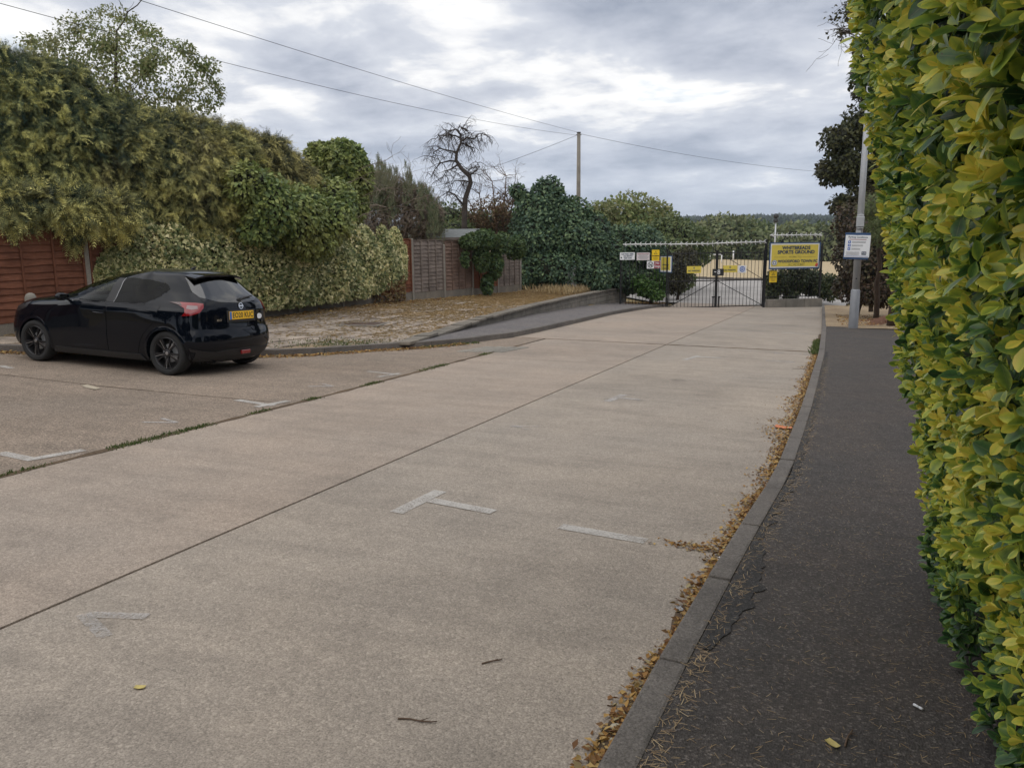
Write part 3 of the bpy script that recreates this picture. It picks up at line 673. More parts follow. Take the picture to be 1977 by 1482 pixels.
def plumes(name, blobs, n, size, mat, parent, k=22):
    """drooping feathery plumes, each a bunch of fine sprays"""
    P, Nn = shell(blobs, int(n*1.5), .34, .20, 1.9, .8, .82); kp = lump(P, 4.5) > -.30+.12*RNG.normal(size=len(P)); P, Nn = P[kp], Nn[kp]; m = len(P); ax3 = unit(Nn*.8+RNG.normal(size=(m, 3))*.5+np.array([0, 0, -.30])); Ln = RNG.uniform(.18, .42, m)
    u = RNG.random((m, k))**.8; side = RNG.normal(size=(m, k, 3))*.065*(1.15-u)[..., None]; Q = P[:, None]-ax3[:, None]*.15+ax3[:, None]*(u*Ln[:, None])[..., None]+side+np.array([0, 0, -.16])*(u**2)[..., None]
    A = ax3[:, None]+RNG.normal(size=(m, k, 3))*.42+np.array([0, 0, -.35])*u[..., None]; N2 = Nn[:, None]*.6+RNG.normal(size=(m, k, 3))*.5+np.array([0, 0, .4]); S = size*RNG.uniform(.6, 1.35, (m, k)); tone = np.clip(u**1.7*.85+RNG.normal(size=(m, 1))*.16+RNG.normal(size=(m, k))*.08, 0, 1)
    o = scatter(name, TFIN, Q.reshape(-1, 3), A.reshape(-1, 3), N2.reshape(-1, 3), S.reshape(-1), mat, parent); a = o.data.attributes.new('tone', 'FLOAT', 'POINT'); a.data.foreach_set('value', np.repeat(tone.reshape(-1), len(TFIN[0])).astype(np.float32)); return o
def conifer(px, d, blobs, n, mat, label, size=.155, group='conifers behind the fence'):
    r = tree_root('conifer_tree', px, d, label, 'conifer', group); P = np.array(blobs); c = P[:, :3].mean(0)
    trunk(r, (c[0], c[1], P[:, 2].max()+.4), .16, .03, M_BARK, .08)
    plumes('foliage', blobs, n, size, mat, r); cores('inner_foliage', blobs, L_SHADE, r, .74); return r
def wall_blobs(pxs, tops, bots, ds, ry):
    out = []
    for x, t, b, d in zip(pxs, tops, bots, ds):
        T = at(x, t, d); B = at(x, b, d); h = T[2]-B[2]; out.append((T[0], T[1], (T[2]+B[2])/2, ry, ry, h/2*1.06))
    return out
conifer(40, 16.6, wall_blobs((-140, -60, 35, 105), (85, 100, 110, 135), (420, 415, 408, 410), (16.2, 16.4, 16.8, 17.2), 1.2), 3000, L_COND, 'tallest dark green conifer, its sprays hanging over the red brown panels')
conifer(260, 18.6, wall_blobs((205, 275, 345, 400), (205, 218, 222, 232), (450, 455, 470, 465), (17.8, 18.4, 18.9, 19.4), 1.2), 3300, L_CON, 'golden conifer with a broad bronzed top standing behind the ivy')
conifer(500, 20.6, wall_blobs((450, 500, 540), (255, 258, 295), (450, 440, 430), (20.0, 20.6, 21.2), .9), 1700, L_CON2, 'bronze tinted conifer at the end of the row, its edge against the sky')
# hanging sprays in front of the panels
r = tree_root('conifer_tree', 130, 19.2, 'low gold conifer limb drooping over the concrete fence post', 'conifer', 'conifers behind the fence')
trunk(r, at(135, 400, 18.4), .07, .03, M_BARK, .05)
plumes('foliage', [ax(20, 385, 15.2, .5, .45, .24), ax(90, 388, 15.5, .45, .45, .26), ax(150, 394, 15.8, .42, .4, .26), ax(205, 402, 16.3, .45, .45, .24), ax(152, 432, 15.6, .09, .09, .14), ax(25, 405, 14.9, .22, .22, .10)], 420, .24, L_CON, r)
# deciduous tree above the conifers
r = tree_root('garden_tree', 235, 25, 'tall airy light green tree rising above the conifers', 'tree')
bl = [ax(215, 95, 25, 1.35, None, 1.1), ax(285, 130, 25, 1.5, None, 1.1), ax(150, 130, 25, 1.1, None, .9), ax(345, 165, 25.5, 1.1, None, .9), ax(225, 190, 25, 1.7, None, 1.1), ax(390, 185, 26, .6, None, .55), ax(105, 95, 25, .55, None, .35), ax(225, 45, 25, .65, None, .5), ax(150, 60, 25, .5, None, .4)]
trunk(r, at(225, 60, 25), .16, .03, M_BARK, .25, 9, random.Random(4), L=1.6)
leaves('foliage', bl+[ax(60, 80, 25, .4, None, .2), ax(345, 100, 25, .7, None, .4), ax(395, 130, 25.5, .5, None, .35), ax(270, 70, 25, .8, None, .5), ax(415, 175, 26, .35, None, .5)], 15500, .105, L_DEC, r, T4, .5, .8, .95, .4, 1.6, .3)
# ------------------------------------------------------------------ ivy on the fence
def ivy_sheet(name, y0, y1, z0f, z1f, thf, n, size, mat, parent, T=TIVY, seed=0):
    rg = np.random.default_rng(seed); Y = rg.uniform(y0, y1, n); u = rg.random(n); X = np.array([fx(v) for v in Y]); G = np.array([pz(a, b) for a, b in zip(X, Y)])
    Z0 = np.array([z0f(v) for v in Y]); Z1 = np.array([z1f(v) for v in Y]); Z = G+Z0+(Z1-Z0+.28*np.sin(Y*2.3)*np.sin(Y*5.1+1))*u
    Pn = np.stack([X, Y, Z], 1); edge = np.minimum(1, np.minimum((Y-y0)/.5, (y1-Y)/.5))
    th = np.array([thf(v) for v in Y])*np.sin(np.clip(u*.9+.12, 0, 1)*math.pi)**.5*(1+.65*lump(Pn, 2.0))*np.maximum(.15, edge)
    keep = lump(Pn, 1.7)+edge*1.6+.2 > .35; off = th*(1-.45*rg.random(n)**2); P = np.stack([X+.06+off, Y, Z], 1)[keep]; m = len(P)
    Nn = np.array([.92, -.25, .25])+rg.normal(size=(m, 3))*.45; A = rg.normal(size=(m, 3))*.55+np.array([.25, 0, -.6])
    return scatter(name, T, P, A, Nn, size*rg.uniform(.6, 1.25, m), mat, parent)
iv = empty('variegated_ivy', (-12.4, 17, pz(-12.4, 17)), 'broad cream and green variegated ivy smothering the fence panels', 'ivy')
zt = lambda y: np.interp(y, [11.8, 12.4, 13.2, 15, 17.5, 20, 21.6, 22.9], [1.2, 1.75, 2.2, 2.35, 2.25, 2.35, 2.25, 2.0]); zb = lambda y: np.interp(y, [11.8, 13, 20, 21, 22.6], [.7, .22, .20, .35, .7])
ivy_sheet('foliage', 11.9, 23.0, zb, zt, lambda y: np.interp(y, [11.8, 13.5, 16, 19, 22, 22.9], [.15, .42, .55, .55, .36, .2]), 26000, .088, L_IVAR, iv, seed=1)
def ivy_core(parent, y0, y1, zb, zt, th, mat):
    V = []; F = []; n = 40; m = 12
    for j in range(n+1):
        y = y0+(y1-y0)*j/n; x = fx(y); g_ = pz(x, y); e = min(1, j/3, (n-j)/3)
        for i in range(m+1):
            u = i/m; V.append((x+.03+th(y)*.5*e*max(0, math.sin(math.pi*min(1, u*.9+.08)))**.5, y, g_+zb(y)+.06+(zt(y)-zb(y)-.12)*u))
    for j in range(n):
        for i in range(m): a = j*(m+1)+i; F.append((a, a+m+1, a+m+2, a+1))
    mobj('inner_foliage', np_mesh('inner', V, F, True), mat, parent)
ivy_core(iv, 13.0, 22.2, zb, lambda y: zt(y)-.30, lambda y: .34, L_SHADE)
w = empty('withered_ivy', (-12.4, 21.8, pz(-12.4, 21.8)), 'withered brown ivy trailing down to the paving beside the orange panel', 'ivy')
ivy_sheet('foliage', 20.9, 22.8, lambda y: .0, lambda y: .9, lambda y: .35, 900, .08, L_IVB, w, seed=2); 
# green climber between conifers and ivy, and the ivy-clad stump
r = tree_root('green_climber', 540, 20.8, 'dark green climber spilling down between the bronze conifer and variegated ivy', 'climber')
bl = [ax(480, 360, 18.6, .55, .5, .5), ax(520, 400, 18.9, .75, .6, .7), ax(575, 420, 19.8, .8, .7, .8), ax(625, 430, 20.8, .8, .7, .7), ax(640, 390, 21.5, .7, .6, .6), ax(600, 470, 20.2, .7, .5, .4), ax(500, 440, 18.9, .6, .4, .4)]
trunk(r, at(560, 420, 20.6), .08, .04); leaves('foliage', bl, 9000, .115, L_IVG, r, T6, .6, .6, .35, .25, 2.2); cores('inner_foliage', bl, L_SHADE, r, .76)
r = tree_root('ivy_clad_stump', 655, 25, 'round headed dead trunk thickly clad in bright green ivy', 'ivy')
bl = [ax(655, 310, 25, .85, .8, .62), ax(630, 345, 25, .62, .6, .8), ax(680, 340, 25, .65, .6, .8), ax(655, 390, 25, .95, .8, .9), ax(615, 300, 25, .4, .4, .4)]
trunk(r, at(655, 330, 25), .2, .12); leaves('foliage', bl, 6500, .13, L_IVG, r, TIVY, .6, .5, .3, .14, 2.4); cores('inner_foliage', bl, L_SHADE, r, .8)
rr = random.Random(3); mb = MB()
for q in ((690, 330), (700, 380), (665, 360), (705, 415), (715, 430)):
    P = at(*q, 24.2); branch_mb(mb, P, _rot((rr.uniform(.3, 1), -.2, rr.uniform(-.1, .9))), rr.uniform(.9, 1.6), .016, 2, rr, .1, 3, .3)
mobj('bare_twigs', mb.mesh('bare_twigs', True), M_PALEB, r)
# grey-brown cypress with upright plumes
r = tree_root('dying_cypress', 785, 30, 'dying cypress with upright grey plumes above a brown lower half', 'conifer')
P = []; A = []; S = []
pl = []
rg = np.random.default_rng(5)
for i in range(150):
    x = rg.uniform(700, 862); topy = np.interp(x, [700, 735, 760, 800, 840, 862], [330, 305, 315, 328, 365, 420])+rg.uniform(-6, 55)+30*rg.random()**2; dd = 30+rg.uniform(-1.3, 1.3); hgt = rg.uniform(.7, 1.3)
    T_ = at(x, topy, dd); n = 26
    for k in range(n):
        u = rg.random(); a = rg.uniform(0, 6.28); rad = .17*(1-u)**.6*rg.random()+.02; P.append(T_+np.array([math.cos(a)*rad, math.sin(a)*rad, -hgt*(1-u)])); A.append((math.cos(a)*.25, math.sin(a)*.25, 1)); S.append(rg.uniform(.12, .22))
P = np.array(P); A = np.array(A); scatter('foliage', TPLU, P, A, rg.normal(size=P.shape)+np.array([.3, -1, 0]), np.array(S)*1.25, L_CYP, r)
bl = [ax(745, 420, 30, 1.0, None, 1.0), ax(800, 420, 30, 1.1, None, .9), ax(725, 385, 30, .6, None, .8), ax(770, 380, 30, .9, None, .6)]
leaves('dead_foliage', bl, 3600, .26, leaf_mat('dead_spray', [(.11, .08, .06), (.17, .125, .095), (.22, .17, .13), (.15, .14, .08)], None, 1, .7, .15), r, TSPR, .3, .7, .6, .25, 2); trunk(r, at(780, 360, 30), .12, .04, M_TWIG, .1, 3, random.Random(8), L=.8)
mb = MB(); rr = random.Random(12)
for q in ((722, 440), (745, 400), (760, 420), (735, 370), (775, 395)): branch_mb(mb, at(*q, 28.5), _rot((rr.uniform(-1, 1), 0, rr.uniform(-.1, .6))), rr.uniform(.8, 1.5), .018, 2, rr, .0, 3, .3)
mobj('bare_branches', mb.mesh('bare_branches', True), M_PALEB, r)
# twisted dead tree
r = tree_root('dead_tree', 895, 34, 'bare twisted dead tree with drooping black branches', 'tree')
zp = lambda x, y, d=34: Vector(at(560+x*.3541, 200+y*.3541, d)); mb = MB(); rr = random.Random(21)
tp = [zp(948, 760), zp(950, 640), zp(955, 520), zp(985, 430), zp(978, 395), zp(935, 355), zp(905, 310), zp(908, 270), zp(932, 215), zp(930, 175), zp(915, 140), zp(930, 108)]
tp[0].z = gz(tp[0].x, tp[0].y)-.1
mb.tube(tp, [.15, .125, .11, .10, .095, .085, .072, .06, .05, .036, .022, .010], 8)
limbs = [[(905, 315), (870, 312), (820, 325), (785, 365), (775, 400)], [(905, 265), (860, 255), (815, 245), (785, 265), (772, 300)], [(932, 190), (900, 175), (855, 172), (810, 175), (785, 205)], [(935, 205), (965, 185), (1005, 195), (1030, 165), (1062, 160)], [(930, 170), (905, 140), (870, 150), (850, 165)], [(975, 392), (1010, 370), (1035, 345), (1010, 310)], [(915, 330), (890, 350), (850, 370), (830, 410)], [(985, 430), (950, 420), (900, 420), (870, 450)], [(932, 215), (960, 225), (990, 240), (1000, 270)], [(930, 130), (960, 140), (975, 165)], [(950, 560), (900, 500), (860, 480), (830, 500)]]
for l in limbs:
    pts = [zp(x, y, 34+rr.uniform(-.5, .5)*(i > 0)) for i, (x, y) in enumerate(l)]; mb.tube(pts, [.042-.034*i/(len(pts)-1) for i in range(len(pts))], 6)
    for i in range(len(pts)-1):
        for k in range(4):
            q = pts[i].lerp(pts[i+1], rr.random()); o = _rot((rr.uniform(-1, 1), rr.uniform(-.6, .6), rr.uniform(-.5, .6))); branch_mb(mb, q, o, rr.uniform(.4, .8), .018, 2, rr, .45, 3, .35, 4, .6)
mobj('branches', mb.mesh('branches', True), M_DEADB, r)
# brown half-dead trees right of it
r = tree_root('brown_tree', 965, 37, 'half dead tree with rusty brown leaves on thin twigs', 'tree'); mb = MB(); rr = random.Random(33)
b = Vector(r.matrix_basis.translation)
for q in ((950, 350), (975, 340), (925, 375), (990, 365), (905, 390)):
    t = Vector(at(*q, 37)); pts = [b.lerp(t, i/6)+Vector((rr.uniform(-.1, .1), rr.uniform(-.1, .1), 0)) for i in range(7)]; mb.tube(pts, [.09-.07*i/6 for i in range(7)], 6)
    for i in range(2, 7):
        for k in range(4): branch_mb(mb, pts[i], _rot((rr.uniform(-1, 1), rr.uniform(-1, 1), rr.uniform(0, 1))), rr.uniform(.6, 1.1), .02, 2, rr, -.1, 3, .3, 4, .6)
mobj('branches', mb.mesh('branches', True), M_TWIG, r)
leaves('foliage', [ax(965, 405, 37, 1.3, None, .7), ax(930, 420, 37, 1.0, None, .6), ax(995, 410, 37, .7, None, .5)], 2200, .13, L_BRN, r, T4, .4, .8, .9, .3, 2, .2)
def shrub(name, px, d, blobs, n, size, mat, label, cat='shrub', T=T6, group=None, core=True, thick=.34, amp=.34, ls=1.9, tr=True, droop=.4, jit=.6):
    r = tree_root(name, px, d, label, cat, group); c = np.array(blobs)[:, :3].mean(0)
    if tr: trunk(r, (c[0], c[1], c[2]), .09, .04, M_BARK, .08)
    leaves('foliage', blobs, n, size, mat, r, T, droop, jit, thick, amp, ls)
    if core: cores('inner_foliage', blobs, L_SHADE, r, .74)
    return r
shrub('hedgerow_bush', 930, 39, [ax(860, 425, 38, 1.2, None, .8), ax(920, 435, 38.5, 1.3, None, .7), ax(985, 435, 39, 1.3, None, .8), ax(880, 450, 36, 1, None, .6), ax(1000, 470, 38, 1.2, None, 1.2)], 4200, .17, L_MID, 'olive green bush growing behind the shed roof')
shrub('ivy_mound', 945, 29.3, [ax(935, 462, 29.3, .62, .35, .36), ax(968, 470, 30.0, .60, .35, .42), ax(905, 466, 28.8, .45, .25, .26), ax(930, 500, 29.2, .42, .25, .5), ax(955, 510, 29.8, .42, .25, .6), ax(940, 550, 29.6, .30, .2, .42), ax(995, 480, 31.0, .5, .3, .45), ax(898, 500, 28.6, .15, .12, .3)], 7000, .10, L_IVD, 'dark ivy mound draped over the short orange panel', 'ivy', TIVY, tr=False)
shrub('round_tree', 1065, 36, [ax(1060, 375, 36, .75, None, .75), ax(1045, 405, 36, 1.1, None, .8), ax(1090, 415, 36, 1.2, None, .8), ax(1040, 460, 35.5, 1.4, None, 1.1), ax(1110, 465, 35.5, 1.4, None, 1.1), ax(1070, 520, 35, 1.5, None, 1.0), ax(1015, 525, 34.5, .8, None, .8), ax(1130, 530, 35, 1.1, None, .8), ax(1000, 368, 36, .38, None, .25), ax(1015, 385, 36, .4, None, .3), ax(1145, 440, 36, .8, None, .7)], 15000, .155, L_DARK, 'large dense blue green tree beside the telegraph pole', 'tree')
shrub('dark_bush', 1195, 37, [ax(1165, 490, 36.5, 1.1, None, 1.1), ax(1200, 480, 37.5, 1.2, None, 1.1), ax(1235, 470, 38.2, 1.1, None, .9), ax(1180, 530, 36.5, 1.1, None, .7), ax(1215, 540, 37.5, 1.0, None, .6), ax(1250, 500, 38.5, 1.0, None, .9)], 9500, .15, L_DARK, 'dark bush crowding the railings behind the white notice')
shrub('pale_tree', 1225, 50, [ax(1220, 415, 50, 1.9, None, 1.3), ax(1180, 425, 49, 1.5, None, 1.2), ax(1262, 420, 51, 1.3, None, 1.1), ax(1240, 445, 50, 2.2, None, 1.2), ax(1155, 415, 48, .9, None, .8)], 6500, .24, L_DEC, 'loose pale green tree with sky showing through', 'tree', core=False, thick=.85, amp=.3)
shrub('inner_tree', 1300, 47, [ax(1295, 460, 47, 1.6, None, 1.3), ax(1325, 470, 48, 1.3, None, 1.2), ax(1290, 500, 45, 1.2, None, 1.2), ax(1310, 530, 44, .9, None, .8), ax(1350, 490, 49, .7, None, .7), ax(1270, 470, 47, 1.2, None, 1.1)], 7500, .2, L_MID, 'mid green tree standing just inside the iron gate', 'tree')
shrub('gate_bush', 1310, 40.0, [ax(1305, 520, 40.5, .75, None, .85), ax(1300, 548, 40, .6, None, .5), ax(1325, 500, 41, .6, None, .6), ax(1318, 540, 40.2, .3, None, .3)], 2600, .13, L_BLK, 'dark bush leaning through the left gate leaf')
shrub('ivy_clump', 1258, 35.2, [ax(1250, 558, 34.8, .5, .45, .38), ax(1272, 548, 35.4, .45, .4, .5), ax(1236, 545, 34.8, .35, .3, .3), ax(1268, 570, 34.6, .35, .3, .2)], 2400, .12, L_BUSH, 'bright green bush at the end of the block wall')
shrub('railing_ivy', 1540, 37.5, [ax(1500, 545, 37.2, .65, .5, .6), ax(1535, 540, 37.8, .8, .5, .7), ax(1570, 545, 38.2, .75, .5, .65), ax(1600, 555, 37, .7, .5, .55), ax(1490, 570, 36.8, .35, .3, .3), ax(1525, 572, 37, .4, .3, .3)], 6000, .13, leaf_mat('leaf_sombre', [(0.025, 0.046, 0.019), (0.042, 0.068, 0.029), (0.077, 0.098, 0.039), (0.154, 0.156, 0.065)], (0.042, 0.046, 0.026), .8, .45, .2, .5), 'dark ivy heaped against the railings below the yellow board', 'ivy')
shrub('plum_shrub', 1660, 28, [ax(1652, 430, 28.5, .8, None, .8), ax(1690, 440, 27, 1.1, None, .9), ax(1648, 490, 28, .7, None, .8), ax(1690, 510, 26.5, 1.1, None, .9), ax(1652, 550, 28, .75, None, .6), ax(1710, 560, 26, 1.0, None, .5), ax(1780, 480, 26, 1.5, None, 1.6)], 12000, .115, L_RED, 'dark plum leaved shrub behind the lamp post')
shrub('evergreen_tree', 1690, 31, [ax(1625, 270, 31, .75, None, .6), ax(1640, 320, 31, .95, None, .7), ax(1610, 330, 31, .6, None, .5), ax(1700, 240, 31, 1.4, None, .9), ax(1720, 330, 31, 1.6, None, 1.1), ax(1690, 150, 31, .9, None, .9), ax(1760, 120, 31, 1.6, None, 1.6), ax(1690, 395, 30.5, 1.3, None, .8), ax(1625, 395, 31, .5, None, .35)], 14000, .15, L_BLK, 'tall near black evergreen tree behind the lamp post', 'tree')
r = tree_root('overhanging_tree', 1730, 22, 'thin dark branch tips hanging beside the top of the yellow hedge', 'tree')
trunk(r, at(1800, 20, 22), .14, .05, M_BARK, .1, 3, random.Random(5), L=1.2); leaves('foliage', [ax(1640, 25, 20, .55, .5, .28), ax(1625, 65, 20, .3, .3, .14), ax(1700, 10, 20.5, .9, .8, .5), ax(1650, 95, 20, .25, .2, .12)], 700, .11, L_BLK, r, T4, .4, .9, .9, .3, 2, .2)
mb = MB(); rr = random.Random(9)
for q in ((1700, 10), (1680, 40), (1690, 80)):
    branch_mb(mb, at(*q, 20), _rot((-1, 0, .1)), .9, .02, 2, rr, .05, 4, .25)
mobj('branches', mb.mesh('branches', True), M_BARK, r)
shrub('feathery_shrub', 1700, 24, [ax(1690, 400, 23, .45, .4, .35), ax(1715, 440, 22.5, .5, .4, .5), ax(1700, 430, 23, .4, .3, .3)], 1500, .17, L_MID, 'feathery green shrub reaching over the parking notice', 'shrub', TSPR, core=False, thick=.7)
# trees round the sports field
L_FTR = leaf_mat('leaf_field', [(0.091, 0.125, 0.056), (0.143, 0.175, 0.075), (0.195, 0.225, 0.100), (0.247, 0.250, 0.125)], (0.156, 0.150, 0.075), .12, .6, .25, .5)
fr = [(1345, 478, 122, 5.5, 3.6), (1385, 462, 126, 5.0, 3.9), (1425, 464, 128, 5.2, 3.7), (1465, 470, 124, 4.6, 3.4), (1505, 478, 120, 4.2, 3.0), (1545, 473, 116, 5, 3.5), (1590, 476, 112, 5, 3.5), (1320, 478, 118, 4.6, 3.2)]
lab = ['broad round tree at the far edge of the straw field, left of its row', 'tallest round topped tree across the straw field', 'wide dark tree across the field above the gate', 'small dark tree across the field behind the gate post', 'low tree across the field above the yellow board', 'pale olive tree across the field behind the yellow board', 'bushy tree across the field close to the plum shrub', 'green tree across the field behind the gate bush']
for k, (x, y, d, rx, rzz) in enumerate(fr):
    z0 = road_z(0, 120); B = [ax(x, y+4, d, rx, None, rzz), ax(x-18, y+16, d, rx*.7, None, rzz*.7), ax(x+17, y+14, d, rx*.75, None, rzz*.75), ax(x+4, y+22, d-2, rx*.9, None, rzz*.7)]
    shrub('field_tree', x, d, B, 3200, .75, L_FTR if k != 3 else L_MID, lab[k], 'tree', T4, 'trees at the far edge of the field', True, .35, .22, .5)
def far_wood():
    rg = np.random.default_rng(3); n = 2300; ang = rg.uniform(-.1, .75, n)-.0; r = 640+1300*rg.random(n)**.8; A_ = ang-YAW
    C = np.stack([r*np.sin(A_), r*np.cos(A_), np.array([hill_h(a, q) for a, q in zip(ang, r)])], 1); R = rg.uniform(4, 8, n); P = []; k = 34
    d = unit(rg.normal(size=(n, k, 3))); d[..., 2] = np.abs(d[..., 2]); P = (C[:, None]+np.array([0, 0, 2.5])+d*R[:, None, None]*np.array([1, 1, .8])).reshape(-1, 3); d = d.reshape(-1, 3)
    scatter('distant_wood', T4, P, d+rg.normal(size=d.shape)*.8, d+rg.normal(size=d.shape)*.3, rg.uniform(4, 7.5, len(P)), L_FAR, None, label='distant dark green wood covering the hillside', cat='wood', kind='stuff')
far_wood()
# ------------------------------------------------------------------ gate, railings, signs
GLp = at(1286, 592, 34.9); GRp = at(1474, 594, 35.7); GD = Vector((GRp[0]-GLp[0], GRp[1]-GLp[1], 0)); GW = GD.length; GD.normalize(); GN = Vector((GD.y, -GD.x, 0))      # GN points to the road
def frame(P, xd=GD, nn=GN):
    return Matrix(((xd.x, 0, nn.x, P[0]), (xd.y, 0, nn.y, P[1]), (0, 1, 0, P[2]), (0, 0, 0, 1)))          # x right, y up, z out
def gate_z(P): return road_z(P[0], P[1])
def railing_bars(root, Mx, x0, x1, n, z0, z1, r=.011, name='bar'):
    me = MB().tube([(0, z0, 0), (0, z1, 0)], r, 6).mesh('bar', True)
    for i in range(n): mobj(name, me, M_BLACKM, root, Mx @ Matrix.Translation((x0+(x1-x0)*i/max(1, n-1), 0, 0)))
def rail(root, Mx, a, b, r=.02, name='rail', mat=None):
    mobj(name, MB().tube([a, b], r, 6).mesh(name, True), mat or M_BLACKM, root, Mx)
zg = min(gate_z(GLp), gate_z(GRp))+.02
def leaf(x0, x1, label, flip):
    o = Vector((GLp[0], GLp[1], zg))+GD*x0; Mx = frame(o); w = x1-x0; root = empty('gate_leaf', label=label, cat='gate', group='iron gate leaves', mat=Mx)
    n = 13; H = 2.52
    railing_bars(root, Mx, .10, w-.10, n, .05, H)
    for y in (.07, 1.22, 2.42): mobj('rail', MB().box((w/2, y, -.014), (w-.02, .045, .02)).mesh('rail', bevel=.003), M_BLACKM, root, Mx)
    for x in (.02, w-.02): mobj('stile', MB().box((x, H/2+.02, 0), (.05, H, .05)).mesh('stile', bevel=.004), M_BLACKM, root, Mx)
    a, b = ((w-.05, 1.2, .02), (.05, .1, .02)) if flip else ((.05, 1.2, .02), (w-.05, .1, .02))
    rail(root, Mx, a, b, .016, 'brace')
    if not flip: rail(root, Mx, (.1, 2.4, .02), (w-.05, 1.25, .02), .014, 'brace')
    xb = w-.13 if flip else .13
    mobj('drop_bolt', MB().box((xb, .22, .035), (.05, .55, .03)).box((xb, .50, .04), (.13, .06, .03)).mesh('drop_bolt', bevel=.004), M_BLACKM, root, Mx)
    return root
leaf(.06, GW/2-.01, 'left leaf of the black iron bar gate, bush behind it', True); rl = leaf(GW/2+.01, GW-.06, 'right leaf of the black iron bar gate with two diagonal braces', False)
def spikes(x0, x1, z, label, grp='rotating spike bars', P=GLp, tilt=0.0):
    o = Vector((P[0], P[1], zg))+GD*x0; Mx = frame(o); w = x1-x0; root = empty('spike_bar', label=label, cat='security spikes', group=grp, mat=Mx @ Matrix.Translation((0, z, 0)))
    mobj('bar', MB().tube([(0, z, 0), (w, z+tilt, 0)], .028, 8).mesh('bar', True), M_PALE, root, Mx)
    nS = max(2, int(w/.22)); mb = MB()
    for q in range(4):
        a = q*math.pi/2+.5; c, s = math.cos(a), math.sin(a); mb.tube([(0, 0, 0), (.012, c*.07, s*.07), (.045, c*.125, s*.125)], [.020, .016, .008], 4)
    me = mb.mesh('spike')
    for i in range(nS): mobj('spike', me, M_PALE, root, Mx @ Matrix.Translation((.1+(w-.2)*i/(nS-1), z+tilt*i/(nS-1), 0)) @ Matrix.Rotation(i*1.1, 4, 'X'))
    for x in (.05, w-.05): mobj('bracket', MB().box((x, z-.19, 0), (.03, .34, .03)).mesh('bracket'), M_BLACKM, root, Mx)
spikes(-2.02, -.02, 2.83, 'pale spike bar above the left railings'); spikes(.02, 2.15, 2.82, 'pale spike bar above the left gate leaf'); spikes(2.17, GW, 2.84, 'pale spike bar above the right gate leaf', tilt=.04)
spikes(GW+.15, GW+2.65, 3.16, 'pale spike bar above the yellow board, higher than the rest')
def post(x, h, label, w=.11):
    o = Vector((GLp[0], GLp[1], zg))+GD*x; Mx = frame(o); r = empty('gate_post', label=label, cat='post', mat=Mx)
    mobj('shaft', MB().box((0, h/2-.1, 0), (w, h+.2, w)).mesh('shaft', bevel=.008), M_BLACKM, r, Mx); mobj('cap', MB().box((0, h+.015, 0), (w+.03, .03, w+.03)).mesh('cap', bevel=.006), M_BLACKM, r, Mx)
    for y in (.35, 1.9): mobj('hinge', MB().tube([(0, y-.05, w/2+.02), (0, y+.05, w/2+.02)], .022, 8).mesh('hinge'), M_BLACKM, r, Mx)
post(0, 2.6, 'square black gate post beside the bright green bush', .06); post(GW, 2.95, 'square black gate post beside the yellow board', .085)
def railing(x0, x1, label, n, H=2.45, base=0):
    o = Vector((GLp[0], GLp[1], zg))+GD*x0; Mx = frame(o); w = x1-x0; r = empty('railing', label=label, cat='railings', group='iron railings', mat=Mx)
    railing_bars(r, Mx, .08, w-.08, n, base, H)
    for y in (base+.12, H-.12): mobj('rail', MB().box((w/2, y, -.014), (w, .04, .02)).mesh('rail', bevel=.003), M_BLACKM, r, Mx)
    mobj('end_post', MB().box((0 if x0 < 0 else w, H/2, 0), (.07, H, .07)).mesh('end_post', bevel=.004), M_BLACKM, r, Mx)
railing(-2.1, -.08, 'black railings left of the gate carrying the small notices', 13); railing(GW+.1, GW+2.7, 'black railings right of the gate behind the yellow board', 17, 2.75, .32)
# low concrete wall under the right railings
o = Vector((GLp[0], GLp[1], zg))+GD*(GW+.12); Mx = frame(o); lw = empty('plinth_wall', label='low dirty concrete plinth below the ivy covered railings', cat='wall', mat=Mx)
for k in range(3): mobj('block', MB().box((.45+k*.9, .13, 0), (.89, .40, .22)).mesh('block', bevel=.015), M_BLOCK, lw, Mx)
# --- boards: x right, y up, z out of the face
def board(name, px, py, depth, w, h, mat, label, cat='sign', xd=GD, nn=GN, edge=None, th=.012, zoff=.05, group=None):
    P = Vector(at(px, py, depth))+nn*zoff; Mx = frame(P, xd, nn); r = empty(name, label=label, cat=cat, mat=Mx, group=group)
    mobj('panel', MB().box((0, 0, 0), (w, h, th)).mesh('panel', bevel=.003), mat, r, Mx)
    if edge:
        e, m2 = edge; f = MB().box((0, h/2-e/2, .006), (w+.004, e, th+.006)).box((0, -h/2+e/2, .006), (w+.004, e, th+.006)).box((w/2-e/2, 0, .0062), (e, h-2*e, th+.006)).box((-w/2+e/2, 0, .0062), (e, h-2*e, th+.006)); mobj('border', f.mesh('border'), m2, r, Mx)
    return r, Mx
def words(r, Mx, s, x, y, size, mat, bold=0.0, th=.012, wmax=None, sx=1.0):
    me = text_mesh(s, size, bold); M2 = Mx @ Matrix.Translation((x, y, th/2+.003)) @ Matrix.Diagonal((sx, 1, 1, 1)); return mobj('lettering', me, mat, r, M2)
def bar(r, Mx, x, y, w, h, mat, th=.012, name='print_line', dz=.0): return mobj(name, MB().box((x, y, th/2+.0025+dz), (w, h, .002)).mesh(name), mat, r, Mx)
